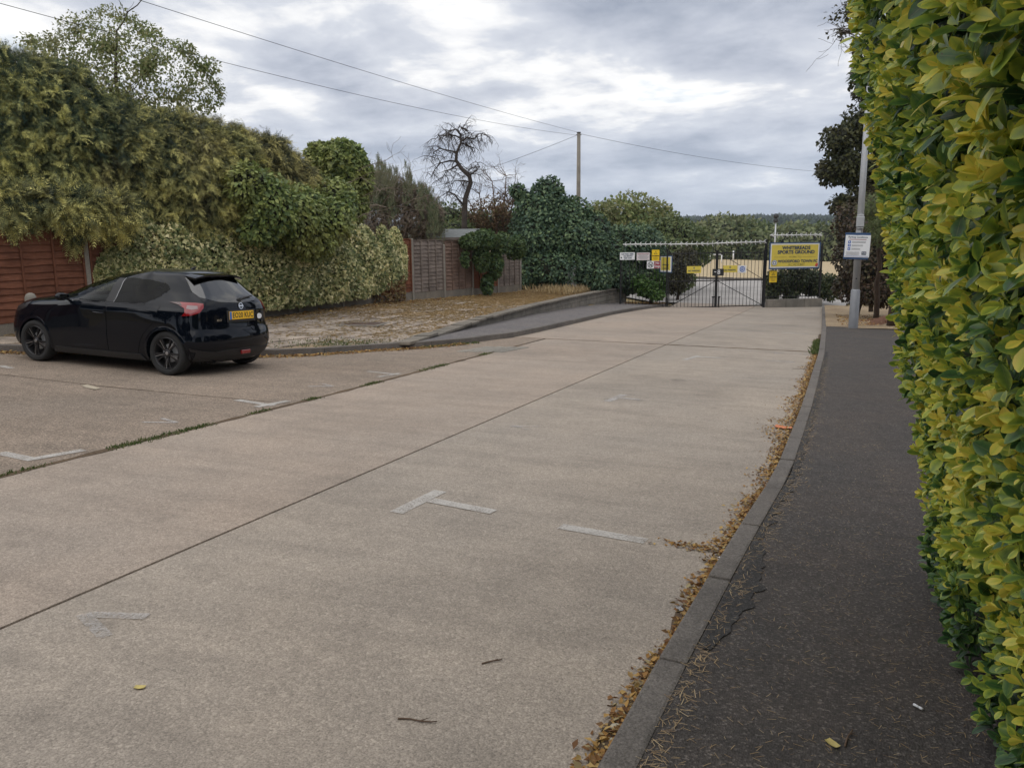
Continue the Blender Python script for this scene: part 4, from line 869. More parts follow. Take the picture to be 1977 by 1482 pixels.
def disc(r, Mx, x, y, rad, mat, dz=0.0, rin=0.0, name='emblem', n=28):
    mb = MB(); z = .0085+dz; V = [(x+math.cos(6.2832*i/n)*q, y+math.sin(6.2832*i/n)*q, z) for q in ((rad, rin) if rin else (rad,)) for i in range(n)]
    mb.add(V, [(i, (i+1) % n, n+(i+1) % n, n+i) for i in range(n)] if rin else [tuple(range(n))]); return mobj(name, mb.mesh(name), mat, r, Mx)
def tri(r, Mx, x, y, s, mat, dz=0.0, name='warning_triangle', inner=None):
    V = [(x-s/2, y-s*.43, .0085+dz), (x+s/2, y-s*.43, .0085+dz), (x, y+s*.43, .0085+dz)]; return mobj(name, MB().add(V, [(0, 1, 2)]).mesh(name), mat, r, Mx)
# big yellow board
w, h = 2.44, 1.16
r, Mx = board('ground_board', 1533.5, 493.5, 35.6, w, h, M_BLUE, 'large yellow WHITBREADS SPORTS GROUND board framed in blue on the railings', th=.03)
mobj('white_face', MB().box((-.015, .005, .018), (w-.12, h-.11, .008)).mesh('white_face'), M_WHITE, r, Mx); mobj('yellow_face', MB().box((-.015, .005, .0245), (w-.22, h-.21, .005)).mesh('yellow_face'), M_YEL, r, Mx)
T = .058
words(r, Mx, 'WHITBREADS', .04, .335, .205, M_NAVY, .009, T, sx=1.06); words(r, Mx, 'SPORTS GROUND', .04, .150, .205, M_NAVY, .009, T, sx=1.06); words(r, Mx, 'HOME TO', .0, -.055, .10, M_OLIVE, .001, T, sx=1.3); words(r, Mx, 'WOODFORD TOWN FC', .14, -.245, .165, M_NAVY, .007, T, sx=1.04); words(r, Mx, 'ACADEMY', .08, -.395, .155, M_OLIVE, .001, T, sx=1.12)
bar(r, Mx, -.70, -.055, .62, .012, M_OLIVE, T); bar(r, Mx, .68, -.055, .62, .012, M_OLIVE, T)
for rad, m, dz in ((.125, M_BLUE, .034), (.108, M_WHITE, .036), (.075, M_BLUE, .038), (.045, M_WHITE, .040)): disc(r, Mx, -.98, -.30, rad, m, dz)
mobj('sticker', MB().add([(.98, -.48, .029), (1.10, -.48, .029), (1.12, -.33, .029), (1.0, -.36, .029)], [(0, 1, 2, 3)]).mesh('sticker'), M_RED, r, Mx); mobj('tear', MB().add([(1.03, -.49, .0295), (1.09, -.49, .0295), (1.13, -.40, .0295)], [(0, 1, 2)]).mesh('tear'), M_INK, r, Mx)
def warning(px, py, d, label, w=.36, h=.50):
    r, Mx = board('warning_sign', px, py, d, w, h, M_YELW, label, group='yellow warning signs'); tri(r, Mx, 0, h*.26, w*.48, M_INK); tri(r, Mx, 0, h*.255, w*.34, M_YELW, .0015, 'triangle_field'); bar(r, Mx, 0, h*.25, w*.035, h*.10, M_INK, .012, 'exclamation', .004)
    words(r, Mx, 'WARNING', 0, -h*.05, w*.185, M_INK, .004)
    for k in range(3): bar(r, Mx, 0, -h*(.2+.09*k), w*(.7-.12*k), h*.022, M_INK)
warning(1265, 493, 34.6, 'yellow warning sign on the left railings, highest of the small notices', .34, .47); warning(1491.5, 534, 35.6, 'yellow warning sign hanging under the big yellow board')
r, Mx = board('notice', 1210.5, 494.5, 34.3, .66, .31, M_WHITE, 'white notice with three lines of black capitals on the railings')
words(r, Mx, 'CAR PARK USERS', 0, .085, .085, M_NAVY, .003, sx=.82); words(r, Mx, 'NO ENTRY', .03, .0, .08, M_NAVY, .003); words(r, Mx, 'KEEP CLEAR', .02, -.085, .08, M_NAVY, .003, sx=.8); disc(r, Mx, -.27, -.06, .03, M_INK)
r, Mx = board('notice', 1241, 495, 34.4, .58, .32, M_PINK, 'pale pinkish notice of small print beside the white one')
for k in range(6): bar(r, Mx, 0, .11-.043*k, .50-.06*(k % 3), .014, M_GREYT if k else M_MAR)
r, Mx = board('no_dogs_sign', 1261.5, 511, 34.5, .62, .32, M_WHITE, 'white and maroon No Dogs sign with barred circle')
bar(r, Mx, .155, 0, .29, .30, M_MAR); words(r, Mx, 'No', .155, .07, .13, M_WHITE, .002, .017); words(r, Mx, 'Dogs', .155, -.065, .12, M_WHITE, .002, .017); disc(r, Mx, -.15, 0, .125, M_INK, .002, .10)
mobj('dog_shape', MB().add([(-.21, .0, .012), (-.11, .0, .012), (-.11, .045, .012), (-.075, .05, .012), (-.085, -.0, .012), (-.10, -.03, .012), (-.10, -.075, .012), (-.12, -.075, .012), (-.125, -.03, .012), (-.19, -.03, .012), (-.195, -.075, .012), (-.215, -.075, .012)], [tuple(range(12))]).mesh('dog_shape'), M_INK, r, Mx)
mobj('slash', MB().box((-.15, 0, .0145), (.22, .022, .002), Matrix.Rotation(-.785, 3, 'Z')).mesh('slash'), M_INK, r, Mx)
xd2 = (GD+GN*1.1).normalized(); n2 = Vector((xd2.y, -xd2.x, 0))
r, Mx = board('club_board', 1286.5, 510, 35.0, .62, .74, M_BLUE, 'narrow blue framed yellow board turned edge on beside the gate post', xd=xd2, nn=n2); bar(r, Mx, 0, 0, .54, .66, M_WHITE, name='white_face'); bar(r, Mx, 0, .02, .44, .56, M_YEL, name='yellow_face', dz=.003); bar(r, Mx, 0, -.18, .3, .03, M_NAVY, dz=.006); bar(r, Mx, 0, -.02, .3, .03, M_NAVY, dz=.006)
for px, lbl in ((1339, 'yellow NO PARKING banner on the left gate leaf'), (1408.5, 'yellow NO PARKING banner on the right gate leaf beside the black board')):
    r, Mx = board('gate_banner', px, 520.5 if px < 1400 else 519, 35.0 if px < 1400 else 35.3, .66, .30, M_YEL, lbl, group='yellow gate banners'); words(r, Mx, 'NO PARKING', 0, -.055, .098, M_NAVY, .004, sx=.9); disc(r, Mx, 0, .075, .04, M_BLUE, 0, .02)
r, Mx = board('black_board', 1385.5, 525.5, 35.1, .53, .30, M_INK, 'black board with a white figure 8 where the leaves meet')
words(r, Mx, '8', .03, 0, .27, M_WHITE, .004); bar(r, Mx, -.14, .02, .09, .03, M_WHITE)
r, Mx = board('crest_board', 1432, 519.5, 35.4, .38, .32, M_WHITE, 'white square board with round blue crest on the gate'); disc(r, Mx, 0, 0, .125, M_BBLUE, .001); disc(r, Mx, 0, 0, .085, M_WHITE, .0025); disc(r, Mx, 0, 0, .06, M_BBLUE, .004, .02)
# ------------------------------------------------------------------ lamp post and parking notice
LP = gp(1647, 633, road_z, .1); lamp = empty('lamp_post', LP, 'pale grey steel lamp post at the end of the pavement', 'lamp post')
d_l = 21.72; top = Vector(at(1676, 200, d_l)); b = Vector(LP); ax_ = (top-b).normalized()
mobj('base', MB().tube([b-ax_*.2, b+ax_*.03, b+ax_*1.02, b+ax_*1.06], [.125, .125, .12, .10], 20).mesh('base', True), M_LAMPB, lamp); autosmooth(lamp.children[-1])
mobj('shaft', MB().tube([b+ax_*1.0, b+ax_*4, b+ax_*7.6], [.098, .082, .06], 20).mesh('shaft', True), M_LAMP, lamp)
toc = Vector((-LP[0], -LP[1], 0)).normalized(); xdL = Vector((-toc.y, toc.x, 0)); xdL = xdL if xdL.dot(Vector((1, 0, 0))) > 0 else -xdL
P = b+ax_*7.6; mobj('lantern', MB().lathe([(0, .07), (.09, .06), (.14, .0), (.10, -.05), (0, -.06)], 16, Matrix.Translation(P+Vector((-.55, 0, .12))) @ Matrix.Diagonal((2.6, 1, 1, 1))).tube([P-ax_*.1, P+Vector((-.2, 0, .1)), P+Vector((-.35, 0, .12))], .035, 8).mesh('lantern', True), M_LAMP, lamp)
for z in (1.9, 2.45, 1.35): mobj('bolt', MB().tube([b+ax_*z+toc*.06, b+ax_*z+toc*.105], .018, 8).mesh('bolt'), M_BLACKM, lamp)
Pc = Vector(at(1661, 428, d_l))+toc*.13; Mx = frame(Pc, xdL, toc)
cb = empty('sensor_box', label='small pale grey box strapped round the lamp post', cat='box', mat=Mx); mobj('case', MB().box((0, 0, 0), (.20, .28, .14)).mesh('case', bevel=.015), M_LAMP, cb, Mx); mobj('strap', MB().box((0, .165, -.02), (.16, .03, .12)).box((0, -.165, -.02), (.16, .03, .12)).mesh('strap', bevel=.004), M_GALV, cb, Mx)
nn = (toc+Vector((.06, 0, 0))).normalized(); xl = Vector((-nn.y, nn.x, 0)); Pn = Vector(at(1655, 475, d_l))+toc*.14
tlt = Matrix.Rotation(-.03, 4, 'Z'); Mx = frame(Pn, xl, nn) @ tlt
r = empty('parking_notice', label='white parking conditions notice with blue icons fixed to the lamp post', cat='sign', mat=Mx)
mobj('backing', MB().box((-.01, .0, -.02), (.62, .70, .03)).mesh('backing', bevel=.004), M_BLUE, r, Mx); mobj('panel', MB().box((.005, -.005, .002), (.62, .585, .012)).mesh('panel', bevel=.003), M_WHITE, r, Mx)
words(r, Mx, 'Parking Conditions', 0, .235, .062, M_NAVY, .001, .018); bar(r, Mx, 0, .175, .42, .012, M_MAR, .018)
for k in range(3):
    bar(r, Mx, -.2, .105-.09*k, .066, .066, M_BBLUE, .018, 'icon'); bar(r, Mx, -.2, .105-.09*k, .022, .03, M_WHITE, .018, 'icon_mark', .002)
    for q in range(2): bar(r, Mx, .03-.03*k, .118-.09*k-.026*q, .34-.06*k, .010, M_GREYT, .018)
bar(r, Mx, .18, -.185, .115, .085, M_NAVY, .018, 'logo_box'); words(r, Mx, 'PCM', .18, -.185, .045, M_WHITE, .001, .024)
for q in range(4): bar(r, Mx, -.1, -.16-.025*q, .32, .008, M_GREYT, .018)
bar(r, Mx, 0, -.268, .58, .008, M_BBLUE, .018); mobj('clamp', MB().box((0, .38, -.06), (.12, .06, .10)).mesh('clamp', bevel=.004), M_GALV, r, Mx)
# ------------------------------------------------------------------ telegraph pole and wires
PT = Vector(at(1117.5, 256, 45)); pb = Vector((PT.x, PT.y, gz(PT.x, PT.y)-.3)); tp_ = empty('telegraph_pole', (PT.x, PT.y, gz(PT.x, PT.y)), 'slim timber telegraph pole rising behind the blue green tree', 'pole')
mobj('shaft', MB().tube([pb, pb.lerp(PT, .5), PT], [.14, .12, .095], 12).mesh('shaft', True), flat('pole_timber', (.20, .18, .15), .85, 0, .2, 3), tp_)
mobj('cap_plate', MB().lathe([(0, .03), (.12, .02), (.12, -.02), (0, -.03)], 12, Matrix.Translation(PT)).mesh('cap_plate'), M_BLACKM, tp_); mobj('insulator', MB().tube([PT+Vector((-.14, -.05, -.12)), PT+Vector((.14, .05, -.12))], .02, 6).mesh('insulator'), M_BLACKM, tp_)
def wire(a, b, sag, label, r=.011, n=40):
    a, b = Vector(a), Vector(b); pts = [a.lerp(b, i/n)-Vector((0, 0, 4*sag*(i/n)*(1-i/n))) for i in range(n+1)]
    o = bpy.data.objects.new('overhead_wire', MB().tube(pts, r, 5).mesh('overhead_wire', True)); o.data.materials.append(M_INK); link(o); props(o, label, 'wire', 'overhead wires')
def ext(px, py, d, k):
    q = Vector(at(px, py, d)); return PT+(q-PT)*k
wire(PT-Vector((0, 0, .15)), ext(128, 0, 19, 1.35), .55, 'lower of two overhead wires crossing above the light green tree', .007); wire(PT, ext(298, -4, 19, 1.35), .2, 'upper of two long overhead wires running from the pole', .007)
wire(PT-Vector((0, 0, .1)), at(800, 372, 39), .12, 'short wire dropping from the pole towards the dead tree', .009); wire(PT-Vector((0, 0, .05)), at(1720, 338, 62), .5, 'wire from the pole across the gap to the evergreen tree', .009)
# ------------------------------------------------------------------ shed, bollard, cabinet
sc = at(866, 450, 30.5); xs_ = Vector((math.cos(-.12), math.sin(-.12), 0)); sh = empty('garden_shed', (sc[0], sc[1], gz(sc[0], sc[1])), 'garden shed with grey felt roof showing over the fence', 'shed')
Ms = Matrix.Translation((sc[0], sc[1], 0)) @ Matrix.Rotation(.3, 4, 'Z'); zt_ = sc[2]; zb_ = gz(sc[0], sc[1])
M_FELT = flat('roof_felt', (.16, .17, .165), .9, 0, .2, 8)
mobj('wall', MB().box((0, 0, (zt_-.2+zb_)/2), (2.0, 1.5, zt_-.2-zb_)).mesh('wall'), M_WMIX, sh, Ms)
mobj('roof', MB().add([(-1.15, -.9, zt_-.16), (1.15, -.9, zt_-.16), (1.15, .9, zt_+.16), (-1.15, .9, zt_+.16), (-1.15, -.9, zt_-.20), (1.15, -.9, zt_-.20), (1.15, .9, zt_+.12), (-1.15, .9, zt_+.12)], [(0, 1, 2, 3), (7, 6, 5, 4), (0, 4, 5, 1), (1, 5, 6, 2), (2, 6, 7, 3), (3, 7, 4, 0)]).mesh('roof'), M_FELT, sh, Ms)
mobj('fascia', MB().box((0, -.905, zt_-.21), (2.3, .02, .09)).mesh('fascia'), M_WGREY, sh, Ms)
bp = at(62, 600, 13.6); z0 = pz(bp[0], bp[1])
bo = empty('stone_bollard', (bp[0], bp[1], z0), 'round topped concrete bollard in front of the red brown fence', 'bollard'); zt2 = at(62, 565, 13.6)[2]
mobj('shaft', MB().lathe([(.10, -.1), (.095, zt2-z0-.14), (.088, zt2-z0-.07), (.065, zt2-z0-.025), (.03, zt2-z0-.004), (0, zt2-z0)], 20, Matrix.Translation((bp[0], bp[1], z0))).mesh('shaft', True), M_POST, bo)
mobj('collar', MB().lathe([(.095, .0), (.125, .0), (.125, .05), (.095, .07)], 20, Matrix.Translation((bp[0], bp[1], z0))).mesh('collar', True), M_KERB, bo)
cp = at(1103, 530, 34.15); z0 = pz(cp[0], cp[1]); ca = empty('old_cabinet', (cp[0], cp[1], z0), 'weathered white cabinet half buried in the blue green tree', 'cabinet'); Mc = Matrix.Translation((cp[0], cp[1], z0)) @ Matrix.Rotation(.4, 4, 'Z')
M_OLDW = flat('flaking_white', (.42, .42, .41), .8, 0, .45, 9)
mobj('case', MB().box((0, 0, .5), (.36, .3, 1.0)).mesh('case', bevel=.012), M_OLDW, ca, Mc); mobj('door', MB().box((0, -.156, .5), (.32, .012, .9)).mesh('door', bevel=.004), M_OLDW, ca, Mc)
# ------------------------------------------------------------------ sports ground
gl = at(1382, 503, 96); gzz = road_z(gl[0], gl[1])+.05; go = empty('goal', (gl[0], gl[1], gzz), 'small white football goal frame on the straw field', 'goal')
A, B = Vector(at(1371, 505, 96)), Vector(at(1393, 505, 96)); A.z = B.z = gzz; U_ = Vector((0, 0, 1.0))
mobj('upright', MB().tube([A, A+U_], .06, 8).mesh('upright', True), M_WHITE, go); mobj('upright', MB().tube([B, B+U_], .06, 8).mesh('upright', True), M_WHITE, go); mobj('crossbar', MB().tube([A+U_, B+U_], .06, 8).mesh('crossbar', True), M_WHITE, go)
wp = at(1416, 497, 110); mb = MB().tube([(wp[0], wp[1], road_z(wp[0], wp[1])), (wp[0], wp[1], wp[2]+.9)], .12, 8); o = bpy.data.objects.new('marker_post', mb.mesh('marker_post', True)); o.data.materials.append(M_WHITE); link(o); props(o, 'thin white post standing at the far field edge', 'post')
fp = at(1497, 480, 90); fl = empty('floodlight', (fp[0], fp[1], road_z(fp[0], fp[1])), 'slim floodlight mast with two dark round lamps beyond the yellow board', 'floodlight'); t_ = Vector(at(1498.5, 417, 90))
mobj('mast', MB().tube([(t_.x, t_.y, fl.location.z), t_], [.12, .07], 8).mesh('mast', True), M_GALV, fl)
for dz in (0, -.5): mobj('lamp', MB().lathe([(0, .28), (.22, .2), (.3, 0), (.22, -.2), (0, -.28)], 12, Matrix.Translation(t_+Vector((0, 0, dz)))).mesh('lamp', True), M_INK, fl)
yk = empty('yard_kerb', (-8, 61.8, road_z(-8, 61.8)), 'low pale concrete edging between the yard and the straw field', 'kerb')
for k in range(14): mobj('kerb_stone', MB().box((0, 0, .05), (1.95, .15, .22)).mesh('kerb_stone', bevel=.01), M_KERB, yk, Matrix.Translation((-23+2*k, 61.8, road_z(-23+2*k, 61.8))))
for k, (x, y, w_) in enumerate(((1481, 436, 14), (1492, 435, 9), (1506, 435, 11), (1519, 437, 9))):
    P = at(x, y, 800); d_ = _rot((0, 1, 0)); h0 = P[2]-4; hs = empty('hill_house', (P[0], P[1], h0-3), ['widest pale brick house on the wooded hillside', 'small house on the hillside next to the widest one', 'mid sized house on the hillside behind the floodlight mast', 'last house of the hillside row under the trees'][k], 'house', 'houses on the far hill'); Mh = Matrix.Translation((P[0], P[1], h0)) @ Matrix.Rotation(YAW+.2*k, 4, 'Z')
    mobj('wall', MB().box((0, 0, 0), (w_*.55, 7, 9)).mesh('wall'), [M_PALEB, M_POST][k % 2], hs, Mh); W2 = w_*.3
    mobj('roof', MB().add([(-W2, -4, 4.5), (W2, -4, 4.5), (W2, 4, 4.5), (-W2, 4, 4.5), (-W2, 0, 7.5), (W2, 0, 7.5)], [(0, 1, 5, 4), (2, 3, 4, 5), (0, 4, 3), (1, 2, 5), (3, 2, 1, 0)]).mesh('roof'), M_RUST, hs, Mh)
    for q in (-1, 1): mobj('window', MB().box((q*w_*.13, -3.55, 1.5), (1.3, .1, 1.6)).mesh('window'), M_INK, hs, Mh)
# ------------------------------------------------------------------ the parked hatchback
def paint():
    n = NT('car_black_paint'); n.base((.003, .0045, .008)).set(Roughness=.6, Coat_Weight=1.0, Coat_IOR=1.38, Coat_Roughness=.015, Specular_IOR_Level=.0); return n.m
def glass(name, tint, refl=1.5):
    n = NT(name); n.t.nodes.remove(n.b); tr = n.N('ShaderNodeBsdfTransparent'); tr.inputs[0].default_value = (*tint, 1); gl = n.N('ShaderNodeBsdfGlossy'); gl.inputs['Roughness'].default_value = .015
    ge = n.N('ShaderNodeNewGeometry'); dp = n.N('ShaderNodeVectorMath'); dp.operation = 'DOT_PRODUCT'; n.L(ge.outputs['Normal'], dp.inputs[0]); n.L(ge.outputs['Incoming'], dp.inputs[1]); f0 = ((refl-1)/(refl+1))**2; fr = n.math('ADD', n.math('MULTIPLY', n.math('POWER', n.math('SUBTRACT', 1.0, n.math('ABSOLUTE', dp.outputs['Value'])), 5.0), 1-f0), f0); m = n.N('ShaderNodeMixShader'); n.L(fr, m.inputs[0]); n.L(tr.outputs[0], m.inputs[1]); n.L(gl.outputs[0], m.inputs[2]); n.L(m.outputs[0], n.out.inputs[0]); return n.m
M_CAR = paint(); M_GLF = glass('glass_front', (.42, .46, .46), 1.32); M_GLR = glass('glass_privacy', (.05, .055, .06), 1.32); M_GLB = glass('glass_rear', (.045, .05, .055), 2.3)
M_RUB = flat('tyre_rubber', (.018, .018, .018), .85, 0, .2, 30); M_RIM = flat('rim_graphite', (.035, .034, .036), .32, .6, .1); M_RIMB = flat('rim_polished', (.42, .42, .43), .28, .9, .05); M_PLA = flat('black_plastic', (.016, .016, .017), .55, 0, .1); M_CHR = flat('chrome', (.72, .72, .73), .12, 1.0, .02); M_LRED = NT('tail_lamp_red').base((.24, .005, .007)).set(Roughness=.12, Coat_Weight=1.0).m; M_LWH = NT('tail_lamp_clear').base((.26, .18, .18)).set(Roughness=.15, Coat_Weight=1.0).m; M_LDRK = NT('tail_lamp_dark').base((.05, .004, .006)).set(Roughness=.1, Coat_Weight=1.0).m; M_PLATE = flat('plate_yellow', (.88, .52, .02), .4, 0, .03); M_EU = flat('plate_blue', (.05, .17, .50), .4, 0, .04); M_SEAT = flat('seat_cloth', (.03, .03, .032), .9, 0, .2); M_ROOFP = NT('car_roof_paint').base((.009, .010, .011)).set(Roughness=.3, Coat_Weight=1.0, Coat_Roughness=.12).m
LEV = np.array([(.17, 3.22, -.48, .80, .76, .74), (.24, 3.30, -.575, .835, .80, .80), (.36, 3.345, -.63, .858, .83, .84), (.46, 3.355, -.648, .868, .835, .855), (.56, 3.35, -.640, .872, .825, .85), (.655, 3.335, -.605, .872, .815, .848), (.74, 3.30, -.592, .873, .81, .845), (.84, 3.20, -.587, .872, .79, .842), (.905, 3.03, -.584, .870, .765, .836), (.925, 2.95, -.580, .858, .755, .818), (.985, 2.58, -.570, .838, .73, .782), (1.04, 2.28, -.545, .812, .72, .745), (1.12, 2.04, -.475, .775, .70, .705), (1.20, 1.82, -.385, .737, .675, .67), (1.28, 1.58, -.295, .695, .645, .635), (1.34, 1.36, -.225, .655, .61, .60), (1.385, 1.14, -.17, .615, .57, .565), (1.415, .95, -.12, .56, .52, .515)])
def pchip(x, y, q):
    h = np.diff(x); d = np.diff(y)/h; m = np.zeros_like(y); m[0], m[-1] = d[0], d[-1]
    for i in range(1, len(x)-1):
        if d[i-1]*d[i] > 0: w1 = 2*h[i]+h[i-1]; w2 = h[i]+2*h[i-1]; m[i] = (w1+w2)/(w1/d[i-1]+w2/d[i])
    k = np.clip(np.searchsorted(x, q)-1, 0, len(h)-1); t = (q-x[k])/h[k]; hh = h[k]
    return (2*t**3-3*t**2+1)*y[k]+(t**3-2*t**2+t)*hh*m[k]+(-2*t**3+3*t**2)*y[k+1]+(t**3-t**2)*hh*m[k+1]
def contour(z):
    Xf, Xr, W, Wf, Wr = [float(pchip(LEV[:, 0], LEV[:, i], np.array([z]))[0]) for i in range(1, 6)]
    gh = min(1, max(0, (z-1.0)/.15)); a = 1+.0*gh; b = 1+.35*gh
    xa, xb = Xf-.42*a, Xr+.42*b; hip = .012*math.exp(-((z-.72)/.2)**2)
    P = [(Xf, 0), (Xf-.04*a, .42*Wf), (Xf-.15*a, .76*Wf), (Xf-.38*a, .955*Wf)]
    for t, y in ((.10, Wf*.5+W*.5-.012), (.3, W), (.5, W), (.72, W), (.92, W*.35+Wr*.65+hip)): P.append((xa+(xb-xa)*t, y))
    P += [(Xr+.30*b, .975*Wr), (Xr+.13*b, .835*Wr), (Xr+.035*b, .5*Wr), (Xr, 0)]
    return np.array(P)
NU, NZ = 241, 126
ZS = np.linspace(.17, 1.415, NZ)
def cr(P, n):
    Q = np.vstack([[P[1][0], -P[1][1]], P, [P[-2][0], -P[-2][1]]]); k = len(P)-1; u = np.linspace(0, k, n); i = np.minimum(k-1, u.astype(int)); t = (u-i)[:, None]
    a, b, c, d = Q[i], Q[i+1], Q[i+2], Q[i+3]
    return .5*(2*b+(c-a)*t+(2*a-5*b+4*c-d)*t**2+(3*b-a-3*c+d)*t**3)
LUT = np.array([cr(contour(z), NU) for z in ZS])            # NZ,NU,2
ARC = np.zeros((NZ, NU)); ARC[:, :-1] = np.cumsum(np.linalg.norm(np.diff(LUT[:, ::-1], axis=1), axis=2), 1)[:, ::-1]      # from the rear centre
def surf(u, z):
    """u 0 front centre .. 1 rear centre; returns x,y,z on the left flank"""
    fu = min(max(u, 0), 1)*(NU-1); fz = (min(max(z, .17), 1.415)-.17)/(1.415-.17)*(NZ-1); i = min(int(fu), NU-2); j = min(int(fz), NZ-2); a, b = fu-i, fz-j
    p = (LUT[j, i]*(1-a)+LUT[j, i+1]*a)*(1-b)+(LUT[j+1, i]*(1-a)+LUT[j+1, i+1]*a)*b
    return Vector((p[0], p[1], z))
def surfn(u, z):
    e = .004; du = surf(min(1, u+e), z)-surf(max(0, u-e), z)
    if u > 1-2*e: du = Vector((0, -1, 0))
    if u < 2*e: du = Vector((0, 1, 0))
    dz = surf(u, min(1.415, z+.012))-surf(u, max(.17, z-.012)); n = dz.cross(du); n.normalize(); p = surf(u, z)
    if n.dot(Vector((p.x-1.2, p.y*1.5, 0))) < 0: n = -n
    return n
def u_side(x, z):
    j = int(round((z-.17)/(1.415-.17)*(NZ-1))); xs = LUT[min(max(j, 0), NZ-1), :, 0]; return float(np.interp(-x, -xs, np.arange(NU)/(NU-1)))
def u_rear(L, z):
    j = int(round((z-.17)/(1.415-.17)*(NZ-1))); a = ARC[min(max(j, 0), NZ-1)]; return float(np.interp(L, a[::-1], (np.arange(NU)/(NU-1))[::-1]))
def tess(poly, step=.045, sub=.05):
    """2-D outline -> clean triangulated grid mesh in 2-D"""
    pts = []
    for (a, b) in zip(poly, poly[1:]+poly[:1]):
        a, b = Vector((*a, 0)), Vector((*b, 0)); n = max(1, int((b-a).length/sub))
        pts += [a.lerp(b, i/n) for i in range(n)]
    bm = bmesh.new(); bm.faces.new([bm.verts.new(p) for p in pts])
    xs = [p.x for p in pts]; ys = [p.y for p in pts]
    for k, (lo, hi) in enumerate(((min(xs), max(xs)), (min(ys), max(ys)))):
        v = lo+step*.53
        while v < hi:
            n = (1, 0, 0) if k == 0 else (0, 1, 0); bmesh.ops.bisect_plane(bm, geom=bm.verts[:]+bm.edges[:]+bm.faces[:], dist=1e-5, plane_co=(v, 0, 0) if k == 0 else (0, v, 0), plane_no=n); v += step
    bmesh.ops.triangulate(bm, faces=[f for f in bm.faces if len(f.verts) > 4]); bm.verts.index_update()
    V = [v.co.copy() for v in bm.verts]; F = [[v.index for v in f.verts] for f in bm.faces]; bm.free(); return V, F
def panel(poly, kind, off, side=1, thick=.0, step=.045):
    """kind 'side': outline in (x,z); 'rear': outline in (distance round the rear from its centre, z)"""
    V, F = tess(poly, step); out = []; nr = []
    for v in V:
        if kind == 'side': u = u_side(v.x, v.y); s = side
        else: u = u_rear(abs(v.x), v.y); s = 1 if v.x >= 0 else -1; s *= side
        p = surf(u, v.y); n = surfn(u, v.y); p = p+n*off; out.append((p.x, p.y*s, p.z)); nr.append((n.x, n.y*s, n.z))
    nface = len(F)
    if thick:
        cnt = {}
        for f in F:
            for a, b in zip(f, f[1:]+f[:1]): cnt[(a, b)] = 1
        n0 = len(out); out += [tuple(Vector(p)-Vector(n)*thick) for p, n in zip(out, nr)]
        F = F+[[a, b, n0+b, n0+a][::-1] for (a, b) in cnt if (b, a) not in cnt]
    nf = len(F) if not thick else nface
    for i in range(nf):
        f = F[i]; a, b, c = [Vector(out[f[q]]) for q in (0, 1, 2)]; nn_ = (b-a).cross(c-a)
        if nn_.dot(Vector(nr[f[0]])) < 0: F[i] = list(f)[::-1]
    me = bpy.data.meshes.new('panel'); me.from_pydata(out, [], F); me.update(); return me
CX, CY = -8.43, 9.29
_n = Vector((.0112+.022, .0441, 1)).normalized(); _f = Vector((-1, 0, 0)); _f = (_f-_n*_f.dot(_n)).normalized(); _l = _n.cross(_f); CZ = road_z(CX, CY)+.004
MC = Matrix(((_f.x, _l.x, _n.x, CX), (_f.y, _l.y, _n.y, CY), (_f.z, _l.z, _n.z, CZ), (0, 0, 0, 1)))
car = empty('parked_car', label='black five door hatchback parked nose in beside the ivy covered fence', cat='car', mat=MC)
def part(name, me, mat, parent=None, M=None, smooth=40, label=None):
    o = local_obj(name, me, mat, car if parent is None else parent, M)
    if smooth: autosmooth(o, smooth)
    if label: o['label'] = label
    return o
FWIN = [(1.72, .985), (1.61, 1.09), (1.45, 1.19), (1.23, 1.265), (1.0, 1.308), (1.07, .965)]
RWIN = [(.905, .968), (.85, 1.315), (.45, 1.305), (.13, 1.255), (.05, 1.19), (.20, 1.06), (.36, .985)]
BWIN = [(.53, 1.355), (.63, 1.16), (.60, 1.09), (.38, 1.03), (0, 1.012), (-.38, 1.03), (-.60, 1.09), (-.63, 1.16), (-.53, 1.355)]
def inpoly(x, y, P):
    c = False; j = len(P)-1
    for i in range(len(P)):
        if (P[i][1] > y) != (P[j][1] > y) and x < (P[j][0]-P[i][0])*(y-P[i][1])/(P[j][1]-P[i][1])+P[i][0]: c = not c
        j = i
    return c
def shell_body():
    nu, nz = 150, 76; us = np.linspace(0, 1, nu+1); zs = np.linspace(.17, 1.415, nz+1); V = []; F = []; idx = {}
    def vid(i, j, s):
        k = (i, j, s if 0 < i < nu else 1)
        if k not in idx: p = surf(us[i], zs[j]); idx[k] = len(V); V.append((p.x, p.y*k[2] if 0 < i < nu else 0, p.z))
        return idx[k]
    for j in range(nz):
        for i in range(nu):
            p = surf((us[i]+us[i+1])/2, (zs[j]+zs[j+1])/2); um = (us[i]+us[i+1])/2
            sidez = .2 < um < .8
            if p.y > .5 and (math.hypot(p.x, p.z-.305) < .352 or math.hypot(p.x-2.525, p.z-.305) < .352): continue
            if sidez and (inpoly(p.x, p.z, FWIN) or inpoly(p.x, p.z, RWIN)): continue
            L = float(np.interp(um, np.arange(NU)/(NU-1), ARC[min(NZ-1, int((p.z-.17)/(1.245)*(NZ-1)))]))
            if um > .75 and inpoly(L, p.z, BWIN): continue
            if um < .30 and 1.045 < p.z < 1.37 and um < .26: continue          # windscreen
            for s in (1, -1):
                q = [vid(i, j, s), vid(i+1, j, s), vid(i+1, j+1, s), vid(i, j+1, s)]; F.append(q if s > 0 else q[::-1])
    me = bpy.data.meshes.new('body_shell'); me.from_pydata(V, [], F); me.update(); return me
part('body_shell', shell_body(), M_CAR, smooth=50)
